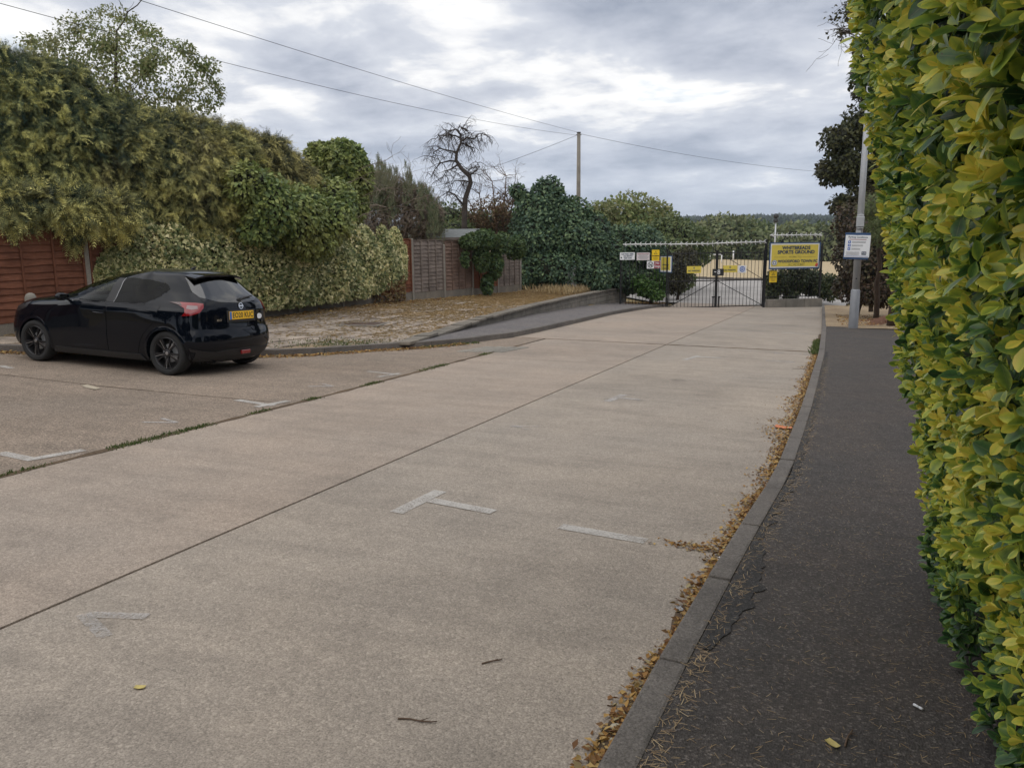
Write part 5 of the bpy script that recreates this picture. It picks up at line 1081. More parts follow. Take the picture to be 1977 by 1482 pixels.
# windscreen
V = []; F = []; nu = 20; nz = 12
for j in range(nz+1):
    z = 1.04+.335*j/nz
    for i in range(-nu, nu+1): u = abs(i)/nu*.265; p = surf(u, z)+surfn(u, z)*.003; V.append((p.x, p.y*(1 if i >= 0 else -1), z))
for j in range(nz):
    for i in range(2*nu): a = j*(2*nu+1)+i; F.append((a, a+1, a+2*nu+2, a+2*nu+1))
part('windscreen', np_mesh('windscreen', V, F, True), M_GLF)
# roof
top = [tuple(p) for p in LUT[-1][::4]]; ringp = [(x, y) for x, y in top]+[(x, -y) for x, y in top[-2:0:-1]]; V = []; F = []; nr = 10; n = len(ringp)
for k in range(nr+1):
    s = 1-k/nr
    for (x, y) in ringp: c = min(max(x, .15), .62); V.append((c+(x-c)*s, y*s, 1.415+.042*(1-s*s)))
for k in range(nr):
    for i in range(n): F.append((k*n+i, k*n+(i+1) % n, (k+1)*n+(i+1) % n, (k+1)*n+i))
part('roof', np_mesh('roof', V, F, True), M_ROOFP, smooth=60)
for s in (1, -1):
    part('front_window', panel(FWIN, 'side', .002, s), M_GLF, smooth=60); part('rear_window', panel(RWIN, 'side', .002, s), M_GLR, smooth=60)
    part('front_door', panel([(2.02, .93), (1.98, .62), (1.90, .40), (1.86, .27), (1.05, .27), (1.05, .945), (1.60, .945)], 'side', .005, s, .012), M_CAR, smooth=50)
    part('rear_door', panel([(1.038, .27), (.50, .27), (.45, .43), (.38, .55), (.25, .67), (.13, .80), (.10, .955), (.34, .955), (1.038, .945)], 'side', .005, s, .012), M_CAR, smooth=50)
    part('pillar_trim', panel([(1.065, .97), (1.0, 1.305), (.855, 1.305), (.91, .972)], 'side', .0035, s, .004), M_PLA, smooth=60); part('window_trim', panel([(.912, .972), (.857, 1.31), (.851, 1.31), (.906, .972)], 'side', .006, s, .006, .1), M_RIMB, smooth=60)  # bright strip imitates a reflection along the rear window's front edge
    part('belt_trim', panel([(1.72, .975), (1.08, .952), (.90, .955), (.36, .972), (.36, .964), (.90, .946), (1.08, .943), (1.72, .966)], 'side', .007, s, .006, .2), M_RIM, smooth=60)  # strip added to imitate the reflected line at the window base
    part('sill', panel([(2.16, .18), (2.10, .265), (.46, .265), (.40, .18)], 'side', .012, s, .02), M_PLA, smooth=50)
    def lip():
        out = []
        for cx_ in (0, 2.525):
            V = []; F = []; m = 30
            for k in range(m+1):
                a = math.radians(-14+208*k/m)
                for r, o, ins in ((.378, .001, 0), (.36, .007, 0), (.338, .008, 0), (.334, 0, .10)):
                    x, z = cx_+r*math.cos(a), max(.175, .305+r*math.sin(a)); u = u_side(x, z); p = surf(u, z)+surfn(u, z)*o; V.append((x, (p.y-ins)*s, z))
            for k in range(m):
                for q in range(3): F.append((k*4+q, k*4+q+1, (k+1)*4+q+1, (k+1)*4+q))
            me = bpy.data.meshes.new('wheel_arch'); me.from_pydata(V, [], F); part('wheel_arch', me, M_CAR, smooth=60)
            mb = MB(); V = []; F = []
            for k in range(21):
                a = math.radians(-10+200*k/20)
                for y in (.80, .42): V.append((cx_+.37*math.cos(a), y*s, .305+.37*math.sin(a)))
            F = [(2*k, 2*k+1, 2*k+3, 2*k+2) for k in range(20)]+[tuple([2*k+1 for k in range(21)])]
            part('arch_liner', mb.add(V, F).mesh('arch_liner'), M_PLA, smooth=60)
    lip()
    # mirror and handles
    h = MB().tube([(-.10, 0, 0), (-.045, 0, .0), (.045, 0, .0), (.085, 0, 0)], [.035, .062, .058, .02], 12)
    mi = part('door_mirror', h.mesh('door_mirror'), M_CAR, M=Matrix.Translation((1.80, .965*s, 1.005)) @ Matrix.Rotation(math.pi/2, 4, 'Z') @ Matrix.Diagonal((.95, 1.05, .95, 1)), smooth=60); part('mirror_glass', MB().box((0, 0, 0), (.006, .15, .085)).mesh('mirror_glass', bevel=.002), M_GLB, M=Matrix.Translation((1.727, .965*s, 1.005)), smooth=0)
    part('mirror_arm', MB().tube([(1.80, .83*s, .965), (1.80, .92*s, .985)], .022, 8).mesh('mirror_arm'), M_PLA)
    part('door_handle', MB().tube([(1.10, .873*s, .80), (1.13, .905*s, .805), (1.25, .905*s, .812), (1.28, .873*s, .815)], [.010, .013, .013, .010], 8).mesh('door_handle', True), M_CAR)
    # tail lamp: boomerang that wraps the corner
    LT = [(.62, 1.005), (.72, 1.015), (.90, 1.018), (1.08, 1.015), (.97, .99), (.89, .94), (.90, .885), (.945, .84), (.82, .848), (.71, .885), (.64, .945)]
    tl = part('tail_lamp', panel(LT, 'rear', .012, s, .014, .03), M_LRED, smooth=50); part('lamp_lens', panel([(.71, .975), (.84, .98), (.86, .935), (.80, .92), (.72, .935)], 'rear', .0155, s, .004, .03), M_LWH, tl); part('lamp_tip', panel([(.92, 1.015), (1.09, 1.014), (.98, .99), (.91, .97)], 'rear', .0155, s, .004, .03), M_LDRK, tl)
    part('head_lamp', panel([(3.02, .80), (2.86, .83), (2.62, .90), (2.70, .80), (2.92, .72)], 'side', .006, s, .01, .03), M_RIM, smooth=60)
    part('reflector', panel([(.62, .43), (.80, .435), (.80, .455), (.62, .45)], 'rear', .006, s, .008), M_LDRK)
    part('bumper_blade', panel([(.70, .33), (.87, .36), (.90, .40), (.70, .36)], 'rear', .010, s, .01), M_RIM)
# fuel flap seam
part('fuel_flap', panel([(-.17+.085*math.cos(a), .80+.085*math.sin(a)) for a in np.linspace(0, 2*math.pi, 20)[:-1]], 'side', .004, 1, .006), M_CAR)
part('rear_screen', panel(BWIN, 'rear', .002), M_GLB, smooth=60)
tg = part('tailgate', panel([(.62, 1.06), (.585, 1.01), (.60, .94), (.58, .85), (.50, .72), (.43, .675), (0, .665), (-.43, .675), (-.50, .72), (-.58, .85), (-.60, .94), (-.585, 1.01), (-.62, 1.06), (-.58, 1.07), (-.38, 1.018), (0, 1.0), (.38, 1.018), (.58, 1.07)], 'rear', .006, 1, .012), M_CAR, smooth=50)
part('bumper', panel([(.86, .64), (.46, .65), (0, .648), (-.46, .65), (-.86, .64), (-.98, .50), (-.93, .40), (0, .40), (.93, .40), (.98, .50)], 'rear', .008, 1, .015), M_CAR, smooth=50)
part('diffuser', panel([(.80, .375), (.52, .34), (.30, .36), (0, .365), (-.30, .36), (-.52, .34), (-.80, .375), (-.78, .22), (0, .20), (.78, .22)], 'rear', .010, 1, .02), M_PLA, smooth=50)
part('fog_lamp', MB().box((0, 0, 0), (.03, .19, .055)).mesh('fog_lamp', bevel=.006), M_LRED, M=Matrix.Translation((-.648, -.02, .305)), smooth=0)
part('exhaust', MB().tube([(-.35, .48, .20), (-.52, .48, .195)], .025, 10, False).mesh('exhaust', True), M_RIM)
# spoiler
V = []; F = []; m = 20
for k in range(m+1):
    y = -.485+.97*k/m; q = 1-(abs(y)/.485)**3
    for (x, z) in ((.16, 1.419+.010*q), (-.06, 1.408+.012*q), (-.215-.035*q, 1.382+.014*q), (-.21-.035*q, 1.358+.014*q), (-.06, 1.375), (.08, 1.39)): V.append((x, y*(1 if x < 0 else .97), z-.035*(abs(y)/.485)**4))
for k in range(m):
    for q in range(6): F.append((k*6+q, k*6+(q+1) % 6, (k+1)*6+(q+1) % 6, (k+1)*6+q))
F += [tuple(range(6)), tuple(m*6+q for q in reversed(range(6)))]
me = bpy.data.meshes.new('spoiler'); me.from_pydata(V, [], F); bm = bmesh.new(); bm.from_mesh(me); bmesh.ops.recalc_face_normals(bm, faces=bm.faces); bm.to_mesh(me); bm.free(); part('spoiler', me, M_CAR, smooth=35)
part('aerial', MB().tube([(.28, 0, 1.45), (.25, 0, 1.475), (.20, 0, 1.49)], [.03, .018, .006], 8).mesh('aerial', True), M_PLA)
# wiper
p0 = surf(u_rear(.0, 1.05), 1.05); part('wiper', MB().tube([(-.545, -.02, 1.05), (-.53, -.12, 1.075), (-.49, -.36, 1.10)], [.022, .018, .010], 6).lathe([(0, .02), (.03, .015), (.035, -.01)], 12, Matrix.Translation((-.545, -.02, 1.05)) @ Matrix.Rotation(-math.pi/2, 4, 'Y')).mesh('wiper', True), M_PLA)
# plate, badge, lettering on the tailgate
def rear_frame(y, z, off): n = surfn(u_rear(abs(y), z), z); n = Vector((n.x, 0, n.z)).normalized(); p = surf(u_rear(abs(y), z), z); u = Vector((0, 0, 1)); u = (u-n*u.dot(n)).normalized(); x = u.cross(n); o = Vector((p.x, y, z))+n*off; return Matrix(((x.x, u.x, n.x, o.x), (x.y, u.y, n.y, o.y), (x.z, u.z, n.z, o.z), (0, 0, 0, 1)))
Mp = rear_frame(0, .835, .016); pl = part('number_plate', MB().box((0, 0, 0), (.52, .115, .010)).mesh('number_plate', bevel=.003), M_PLATE, M=Mp, smooth=0, label='yellow number plate reading EO20 KUC')
def psub(name, me, mat, M): o = local_obj(name, me, mat, pl, M); return o
psub('plate_band', MB().box((-.235, 0, .0055), (.045, .109, .002)).mesh('plate_band'), M_EU, Matrix.Identity(4)); me = text_mesh('EO20 KUC', .100, .0018, spacing=1.04); psub('lettering', me, M_INK, Matrix.Translation((.025, -.002, .0062)) @ Matrix.Diagonal((.92, 1.06, 1, 1)))
part('plate_recess', MB().box((0, 0, 0), (.60, .17, .008)).mesh('plate_recess', bevel=.004), M_PLA, M=rear_frame(0, .825, .0095), smooth=0)
Mb = rear_frame(0, .965, .014); bd = part('badge', MB().lathe([(.036, 0), (.046, 0), (.046, .006), (.036, .006)], 28, None, True).mesh('badge'), M_CHR, M=Mb, smooth=0); o = local_obj('badge_bar', MB().box((0, 0, .004), (.10, .018, .006)).mesh('badge_bar'), M_CHR, bd)
me = text_mesh('MICRA', .042, .001, spacing=1.15); part('model_lettering', me, M_CHR, M=rear_frame(.40, .775, .010), smooth=0)
disc_me = MB().lathe([(0, .002), (.055, .002), (.055, 0)], 20).mesh('sticker'); part('sticker', disc_me, M_WHITE, M=rear_frame(-.44, .80, .012) @ Matrix.Diagonal((1, .75, 1, 1)), smooth=0)
# wheels
def wheel(x, s):
    R_, w = .308, .20; w0 = Matrix.Translation((x, .745*s, R_)) @ Matrix.Rotation(-math.pi/2*s, 4, 'X'); wh = local_obj('wheel', MB().lathe([(.222, -.08), (.235, -.095), (.28, -.10), (.302, -.085), (.308, -.05), (.308, .05), (.302, .085), (.28, .10), (.235, .095), (.222, .08)], 48).mesh('tyre', True), M_RUB, car, w0); autosmooth(wh, 50); wh.name = 'tyre'
    rim = local_obj('rim', MB().lathe([(.222, -.08), (.225, .085), (.216, .090), (.205, .078), (.198, .0), (.19, -.06)], 40).mesh('rim', True), M_RIM, wh); autosmooth(rim, 40)
    disc_ = local_obj('brake_disc', MB().lathe([(.0, .0), (.13, .0), (.13, .012), (0, .012)], 28).mesh('brake_disc'), M_GALV, wh); local_obj('hub', MB().lathe([(.055, .02), (.055, .072), (.045, .082), (.03, .084), (0, .084)], 20).mesh('hub', True), M_RIM, wh); local_obj('backing', MB().lathe([(0, -.03), (.2, -.03)], 28).mesh('backing'), M_PLA, wh)
    for k in range(5):
        a = k*2*math.pi/5+.35; mb = MB(); c, sn = math.cos(a), math.sin(a); t = (-sn, c)
        for sd in (-1, 1):
            q = [(.045, .012*sd, .018), (.12, .026*sd, .020), (.213, .056*sd, .024)]
            V = []
            for (r, o_, hw) in q:
                for e in (-1, 1):
                    for zz in (.055, .082): V.append((c*r+t[0]*(o_+hw*.55*e), sn*r+t[1]*(o_+hw*.55*e), zz-(.01 if r < .1 else 0)))
            mb.add(V, [f for i in (0, 4) for f in ((i, i+1, i+5, i+4), (i+2, i+6, i+7, i+3), (i+1, i+3, i+7, i+5), (i, i+4, i+6, i+2))])
        local_obj('spoke', mb.mesh('spoke'), M_RIM, wh)
        r0, r1, b0 = .07, .212, .006
        local_obj('spoke_edge', MB().add([(c*r0-t[0]*b0, sn*r0-t[1]*b0, .0785), (c*r1-t[0]*.022, sn*r1-t[1]*.022, .0845), (c*r1-t[0]*.013, sn*r1-t[1]*.013, .0845), (c*r0+t[0]*b0*.2, sn*r0+t[1]*b0*.2, .0785)], [(0, 1, 2, 3)]).mesh('spoke_edge'), M_RIMB, wh)
    local_obj('centre_cap', MB().lathe([(0, .087), (.024, .087), (.026, .084)], 18).mesh('centre_cap'), M_RIMB, wh)
for x in (0, 2.525):
    for s in (1, -1): wheel(x, s)
# floor and cabin
part('floor_pan', MB().box((1.35, 0, .20), (3.5, 1.18, .06)).box((1.26, 0, .205), (1.75, 1.56, .05)).box((-.28, 0, .22), (.35, 1.1, .06)).mesh('floor_pan'), M_PLA, smooth=0)
part('dashboard', MB().box((2.0, 0, .84), (.5, 1.34, .30)).mesh('dashboard', bevel=.06, seg=3), M_PLA, smooth=40)
for (x, y) in ((1.15, .36), (1.15, -.36)): part('seat', MB().box((x+.18, y, .48), (.50, .48, .18)).box((x-.12, y, .80), (.16, .46, .58), Matrix.Rotation(-.25, 3, 'Y')).box((x-.22, y, 1.13), (.10, .26, .17)).mesh('seat', bevel=.05, seg=3), M_SEAT)
part('rear_seat', MB().box((.40, 0, .50), (.5, 1.2, .18)).box((.12, 0, .80), (.16, 1.22, .52), Matrix.Rotation(-.25, 3, 'Y')).mesh('rear_seat', bevel=.05, seg=3), M_SEAT); part('parcel_shelf', MB().box((-.2, 0, .98), (.5, 1.1, .03)).mesh('parcel_shelf'), M_PLA, smooth=0)
part('steering_wheel', MB().tube([(1.66+.04*math.sin(a), -.36+.18*math.cos(a), .93+.18*math.sin(a)) for a in np.linspace(0, 2*math.pi, 25)], .015, 6).mesh('steering_wheel', True), M_PLA)
# ------------------------------------------------------------------ golden euonymus hedge beside the pavement
hx = lerp_line([(-.3, .60), (.25, .54), (.6, .50), (1.06, .40), (1.5, .31), (1.8, .245), (2.2, .14), (2.55, .06), (3.2, .03)])
HEND = 4.45
def hface(Y, Z):
    """X of the clipped face; it turns away at the hedge's far end"""
    e = np.clip((Y-(HEND-.55))/.55, 0, 1.6); return np.array([hx(z) for z in np.atleast_1d(Z)])+.42*e**3
def leaf_tpl(curl=.12, fold=.16):
    rows = [(0, .015), (.12, .07), (.32, .19), (.55, .265), (.76, .235), (.92, .13), (1.0, .03)]; V = []; UV = []; F = []
    for (t, w) in rows:
        zc = -curl*t*t
        for s in (-1, 0, 1): V.append((w*s, t, zc+(fold*w*1.4 if s else 0))); UV.append(((s+1)/2, t))
    for i in range(len(rows)-1):
        for k in range(2): a = i*3+k; F.append((a, a+1, a+4)); F.append((a, a+4, a+3))
    return np.array(V), np.array(F), np.array(UV)
def hedge_mat():
    n = NT('euonymus_leaf'); tone = n.N('ShaderNodeAttribute'); tone.attribute_name = 'tone'; uv = n.N('ShaderNodeUVMap'); sp = n.N('ShaderNodeSeparateXYZ'); n.L(uv.outputs[0], sp.inputs[0])
    c = n.math('ABSOLUTE', n.math('SUBTRACT', n.math('MULTIPLY', sp.outputs[0], 2.0), 1.0))
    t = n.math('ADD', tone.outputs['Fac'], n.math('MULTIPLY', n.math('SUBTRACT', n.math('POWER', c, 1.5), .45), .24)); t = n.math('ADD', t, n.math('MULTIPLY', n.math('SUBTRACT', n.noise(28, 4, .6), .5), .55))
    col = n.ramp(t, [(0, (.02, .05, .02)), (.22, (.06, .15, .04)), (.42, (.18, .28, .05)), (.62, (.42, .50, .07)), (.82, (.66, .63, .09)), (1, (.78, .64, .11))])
    col = n.mix(n.ramp(c, [(0, .30), (.10, 0.0)]), col, (.30, .33, .12)); spots = n.ramp(n.voro(95), [(.10, 1.0), (.16, 0.0)]); col = n.mix(n.math('MULTIPLY', spots, n.ramp(n.noise(9, 2), [(.55, 0.0), (.62, .8)])), col, (.09, .045, .02))
    n.base(col).set(Roughness=.36, Specular_IOR_Level=.45); n.bump(n.math('ADD', n.math('MULTIPLY', c, .4), n.noise(60, 3)), .0012, .5)
    tr = n.N('ShaderNodeBsdfTranslucent'); n.L(col, tr.inputs[0]); m = n.N('ShaderNodeMixShader'); m.inputs[0].default_value = .30; n.L(n.b.outputs[0], m.inputs[1]); n.L(tr.outputs[0], m.inputs[2]); n.L(m.outputs[0], n.out.inputs[0]); return n.m
M_EUO = hedge_mat()
def build_hedge():
    rg = np.random.default_rng(42); hd = empty('clipped_hedge', (.75, 2.5, road_z(.75, 2.5)+.1), 'tall clipped hedge of glossy yellow and green leaves beside the pavement', 'hedge')
    nR = 8200; Y = np.where(rg.random(nR) < .86, rg.uniform(.75, HEND+.42, nR), rg.uniform(-3.5, .75, nR)); Z = road_z(.5, 2.5)+.12+3.0*rg.random(nR)**.95
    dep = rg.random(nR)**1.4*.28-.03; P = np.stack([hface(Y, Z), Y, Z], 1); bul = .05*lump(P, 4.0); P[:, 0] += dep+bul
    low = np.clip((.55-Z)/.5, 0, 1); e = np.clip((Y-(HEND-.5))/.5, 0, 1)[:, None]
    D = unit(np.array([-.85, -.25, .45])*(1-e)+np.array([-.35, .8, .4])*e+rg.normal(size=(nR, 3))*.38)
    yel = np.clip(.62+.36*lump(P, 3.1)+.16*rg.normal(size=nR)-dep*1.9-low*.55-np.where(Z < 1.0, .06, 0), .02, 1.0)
    # leaves of each shoot
    nl = 7; a0 = rg.uniform(0, 6.28, nR); LP_, LA, LN, LS, LT = [], [], [], [], []
    B1 = unit(np.cross(D, np.array([.1, .2, 1.0]))); B2 = np.cross(D, B1)
    for k in range(nl):
        ang = a0+k*2.4; back = k/nl; q = np.cos(ang)[:, None]*B1+np.sin(ang)[:, None]*B2; til = .35+.85*back+rg.normal(size=nR)*.18
        A = unit(D*np.cos(til)[:, None]+q*np.sin(til)[:, None]+np.array([0, 0, -.12])); Nn = unit(D*np.sin(til)[:, None]-q*np.cos(til)[:, None]+rg.normal(size=(nR, 3))*.18)
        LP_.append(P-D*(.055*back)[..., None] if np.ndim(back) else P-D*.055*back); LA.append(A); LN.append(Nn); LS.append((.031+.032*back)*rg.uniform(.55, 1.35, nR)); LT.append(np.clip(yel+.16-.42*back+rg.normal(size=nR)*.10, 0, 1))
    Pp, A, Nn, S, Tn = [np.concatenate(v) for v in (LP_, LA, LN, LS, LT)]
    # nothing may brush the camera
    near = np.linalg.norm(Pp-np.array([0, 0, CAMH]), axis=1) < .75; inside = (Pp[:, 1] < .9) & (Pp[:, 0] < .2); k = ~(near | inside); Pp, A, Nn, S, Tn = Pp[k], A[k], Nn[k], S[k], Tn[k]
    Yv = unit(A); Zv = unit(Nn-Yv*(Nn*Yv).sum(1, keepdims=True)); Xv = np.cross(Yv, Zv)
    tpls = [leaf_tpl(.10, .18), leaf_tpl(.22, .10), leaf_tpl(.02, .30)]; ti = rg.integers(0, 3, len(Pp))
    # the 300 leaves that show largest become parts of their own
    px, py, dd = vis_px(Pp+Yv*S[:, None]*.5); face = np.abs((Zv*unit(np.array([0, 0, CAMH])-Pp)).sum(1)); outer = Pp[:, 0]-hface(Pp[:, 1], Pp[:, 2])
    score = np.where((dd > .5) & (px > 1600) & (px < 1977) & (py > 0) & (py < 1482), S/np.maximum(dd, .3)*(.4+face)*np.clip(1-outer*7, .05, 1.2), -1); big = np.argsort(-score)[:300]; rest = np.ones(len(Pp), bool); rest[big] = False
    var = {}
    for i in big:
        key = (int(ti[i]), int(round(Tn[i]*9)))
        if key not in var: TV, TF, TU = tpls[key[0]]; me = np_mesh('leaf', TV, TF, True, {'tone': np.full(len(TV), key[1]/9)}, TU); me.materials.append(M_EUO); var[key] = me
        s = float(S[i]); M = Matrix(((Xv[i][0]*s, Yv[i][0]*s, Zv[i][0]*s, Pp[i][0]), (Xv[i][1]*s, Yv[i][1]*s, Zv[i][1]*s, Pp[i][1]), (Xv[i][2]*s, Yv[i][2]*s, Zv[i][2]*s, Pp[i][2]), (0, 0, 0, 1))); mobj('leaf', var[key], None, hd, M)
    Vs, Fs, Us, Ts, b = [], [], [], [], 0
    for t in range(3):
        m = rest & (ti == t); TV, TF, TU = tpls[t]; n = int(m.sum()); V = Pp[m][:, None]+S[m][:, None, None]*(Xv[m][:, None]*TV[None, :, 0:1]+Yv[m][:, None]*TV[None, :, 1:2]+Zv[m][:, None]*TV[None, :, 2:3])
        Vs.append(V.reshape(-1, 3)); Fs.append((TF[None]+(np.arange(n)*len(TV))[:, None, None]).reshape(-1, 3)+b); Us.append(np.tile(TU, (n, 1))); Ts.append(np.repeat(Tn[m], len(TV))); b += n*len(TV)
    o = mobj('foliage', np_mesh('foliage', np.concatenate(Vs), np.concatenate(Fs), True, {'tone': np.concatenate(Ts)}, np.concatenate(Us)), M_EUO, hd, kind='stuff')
    # near-black sheet with the hedge's inner shade in its colour, and the stems
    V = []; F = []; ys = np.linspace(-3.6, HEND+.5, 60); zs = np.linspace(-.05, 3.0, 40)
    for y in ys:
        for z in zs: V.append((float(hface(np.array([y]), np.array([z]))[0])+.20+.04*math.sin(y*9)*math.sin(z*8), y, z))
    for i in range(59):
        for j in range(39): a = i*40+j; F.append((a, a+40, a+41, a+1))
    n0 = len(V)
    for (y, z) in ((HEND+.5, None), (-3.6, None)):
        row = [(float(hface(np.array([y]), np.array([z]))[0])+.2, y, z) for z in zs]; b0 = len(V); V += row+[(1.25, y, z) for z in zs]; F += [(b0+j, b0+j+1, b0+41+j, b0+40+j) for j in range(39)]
    mobj('inner_foliage', np_mesh('inner', V, F), L_SHADE, hd)
    rr = random.Random(2); mb = MB()
    for k in range(16):
        y = rr.uniform(-3, HEND); x0 = .86+rr.uniform(-.04, .1); mb.tube([(x0, y, road_z(.7, y)-.05), (x0+.03, y+.04, .7), (x0-.05, y-.03, 1.5), (x0-.22, y+.05, 2.5)], [.026, .022, .016, .008], 7)
    mobj('stems', mb.mesh('stems', True), M_BARK, hd)
    mb = MB()
    for k in range(90):
        y = rr.uniform(1.0, HEND); z = rr.uniform(.2, 2.7); x = float(hface(np.array([y]), np.array([z]))[0]); mb.tube([(x+.22, y+rr.uniform(-.1, .1), z-.16), (x+.1, y, z-.06), (x+.01, y+rr.uniform(-.03, .03), z+.02)], [.005, .004, .003], 5)
    mobj('twigs', mb.mesh('twigs', True), flat('green_twig', (.14, .16, .05), .6), hd, kind='stuff')
build_hedge()
# ------------------------------------------------------------------ litter, leaves, needles, weeds
def flat_scatter(name, P, size, mat, label, cat, T=T4, lift=.25, W=None, seed=0):
    rg = np.random.default_rng(seed); n = len(P); a = rg.uniform(0, 6.28, n); A = np.stack([np.cos(a), np.sin(a), rg.normal(size=n)*lift], 1); Nn = np.array([0, 0, 1.])+rg.normal(size=(n, 3))*lift*1.3; S = size*rg.uniform(.5, 1.4, n)
    return scatter(name, T, P, A, Nn, S, mat, None, None if W is None else S*W, label=label, cat=cat, kind='stuff')
L_LIT = leaf_mat('leaf_litter', [(.11, .05, .02), (.24, .115, .035), (.40, .22, .06), (.50, .34, .12), (.18, .095, .04), (.46, .38, .20)], None, 1, .7, .1)
L_STRAW = leaf_mat('straw', [(.48, .36, .19), (.66, .51, .28), (.40, .29, .155), (.58, .47, .28)], (.34, .265, .16), .8, .8, .1, .4)
L_NEED = leaf_mat('needles', [(.30, .20, .10), (.40, .29, .16), (.22, .14, .075), (.46, .36, .22)], None, 1, .8, .0)
L_WEED = leaf_mat('weed_green', [(.045, .075, .02), (.075, .12, .03), (.11, .15, .04), (.16, .15, .06)], None, 1, .6, .2)
rg = np.random.default_rng(77)
def gutter(n):
    Y = 1.2+19*rg.random(n)**1.25; w = np.interp(Y, [1, 3, 4.6, 5.0, 6, 7, 8.5, 12, 20], [.05, .05, .08, .14, .08, .12, .16, .11, .08]); pile = .5+.5*np.sin(Y*2.1+1)*np.sin(Y*5.3); off = np.abs(rg.normal(size=n))*w*(.3+.7*np.clip(pile, 0, 1)); X = np.array([kerb_x(y) for y in Y])-.008-off
    h = np.clip(.022-off*.12, .003, .03)*rg.random(n); return np.stack([X, Y, rz(X, Y)+.004+h], 1)
flat_scatter('gutter_leaves', gutter(7600), .031, L_LIT, 'brown fallen leaves packed along the foot of the kerb', 'leaf litter', lift=.35, seed=1)
P = gp(1385, 1062); n = 120; Q = np.stack([P[0]-.02-np.abs(rg.normal(size=n))*.16, P[1]+rg.normal(size=n)*.035, np.zeros(n)], 1); Q[:, 2] = rz(Q[:, 0], Q[:, 1])+.006
flat_scatter('leaf_spill', Q, .03, L_LIT, 'small spill of dry leaves reaching out from the kerb into the road', 'leaf litter', lift=.3, seed=2)
V = []; F = []                                    # gutter dirt
ys = np.linspace(-2, 22, 260)
for i, y in enumerate(ys):
    wd = .035+.03*abs(math.sin(y*3.1)+.6*math.sin(y*8.7)); V += [(kerb_x(y)+.005, y, road_z(kerb_x(y), y)+.012), (kerb_x(y)-wd, y, road_z(kerb_x(y), y)+.003)]
for i in range(259): F.append((2*i, 2*i+2, 2*i+3, 2*i+1))
mobj('gutter_dirt', np_mesh('gutter_dirt', V, F, True), M_GRAVE, road)
KLr = resample(KL[2:], .05); n = 3800; ii = rg.integers(0, 170, n); X = np.array([KLr[i].x for i in ii])+np.abs(rg.normal(size=n))*.10+.03; Y = np.array([KLr[i].y for i in ii])-np.abs(rg.normal(size=n))*.12-.02
flat_scatter('kerb_leaves', np.stack([X, Y, rz(X, Y)+.004+.02*rg.random(n)], 1), .05, L_LIT, 'drift of dry leaves against the far kerb behind the car', 'leaf litter', seed=3)
n = 3600; Y = 1.7+7*rg.random(n)**1.5; X = np.array([kerb_x(y) for y in Y])+.15+rg.random(n)**.8*1.05; keep = (lump(np.stack([X, Y, X*0], 1), 3.5)+rg.normal(size=n)*.35 > -.12); Pn = np.stack([X, Y, rz(X, Y)+.1005], 1)[keep]
Pn = Pn[(Pn[:, 0] < .62)]
TN = (np.array([(-.5, 0, 0), (.5, 0, 0), (.5, .55, .0), (-.5, .55, 0), (.9, 1, 0), (0.1, 1, 0)]), np.array([(0, 1, 2), (0, 2, 3), (3, 2, 4), (3, 4, 5)]))
flat_scatter('pine_needles', Pn, .023, L_NEED, 'fine dry needles scattered over the dark pavement', 'needles', TN, .03, .075, 4)
n = 1800; Y = 1.8+13*rg.random(n)**1.3; X = np.array([kerb_x(y) for y in Y])+.13+np.abs(rg.normal(size=n))*.05; flat_scatter('kerb_needles', np.stack([X, Y, rz(X, Y)+.1035], 1), .035, L_NEED, 'dry needles and dust gathered behind the kerb stones', 'needles', TN, .1, .06, 5)
# straw on the paved strip, thicker away from the car
n = 40000; Y = rg.uniform(10, 37, n); f_ = rg.random(n); X = np.array([fx(y)+.15+(inner_x(y)-.35-fx(y)-.15)*q for y, q in zip(Y, f_)]); den = np.interp(Y, [10, 13, 16, 20, 26, 37], [.10, .2, .35, .6, .95, 1])+.5*(f_ < .25); Pq = np.stack([X, Y, Y*0], 1); keep = (lump(Pq, 1.3)*.55+.38+.12*rg.normal(size=n) < den) & (rg.random(n) < .9); Pq = Pq[keep]; Pq[:, 2] = pzv(Pq[:, 0], Pq[:, 1])+.004+.015*rg.random(len(Pq))
flat_scatter('dry_grass', Pq, .11, L_STRAW, 'flattened straw coloured grass spread over the old paving', 'dry grass', T4, .16, .10, 6)
n = 1700; Y = rg.uniform(11.5, 30, n); X = np.array([fx(y) for y in Y])+.1+np.abs(rg.normal(size=n))*.45; Pq = np.stack([X, Y, pzv(X, Y)+.006+.02*rg.random(n)], 1); flat_scatter('fence_leaves', Pq, .075, L_LIT, 'brown leaves and twigs lying along the foot of the fence', 'leaf litter', T4, .3, None, 7)
def blades(name, P, size, mat, label, cat, w=.12, lean=.5, seed=0):
    r2 = np.random.default_rng(seed); n = len(P); A = np.array([0, 0, 1.])+r2.normal(size=(n, 3))*lean; return scatter(name, T4, P, A, r2.normal(size=(n, 3))+.01, size*r2.uniform(.5, 1.4, n), mat, None, size*w*r2.uniform(.8, 1.6, n)*3, label=label, cat=cat, kind='stuff')
Q = []
for (a, b, m, wd) in ((3.3, 4.3, 420, .035), (4.75, 6.1, 1100, .055), (6.55, 6.95, 200, .04), (7.55, 7.85, 260, .05), (8.8, 9.4, 320, .045), (10.5, 11.6, 520, .06), (13.0, 13.5, 260, .07), (2.2, 3.1, 150, .02)):
    y = rg.uniform(a, b, m); y = (a+b)/2+(y-(a+b)/2)*(.7+.3*rg.random(m)); x = np.array([j2_x(v) for v in y])+rg.normal(size=m)*wd*.6; Q.append(np.stack([x, y, rz(x, y)-.01], 1))
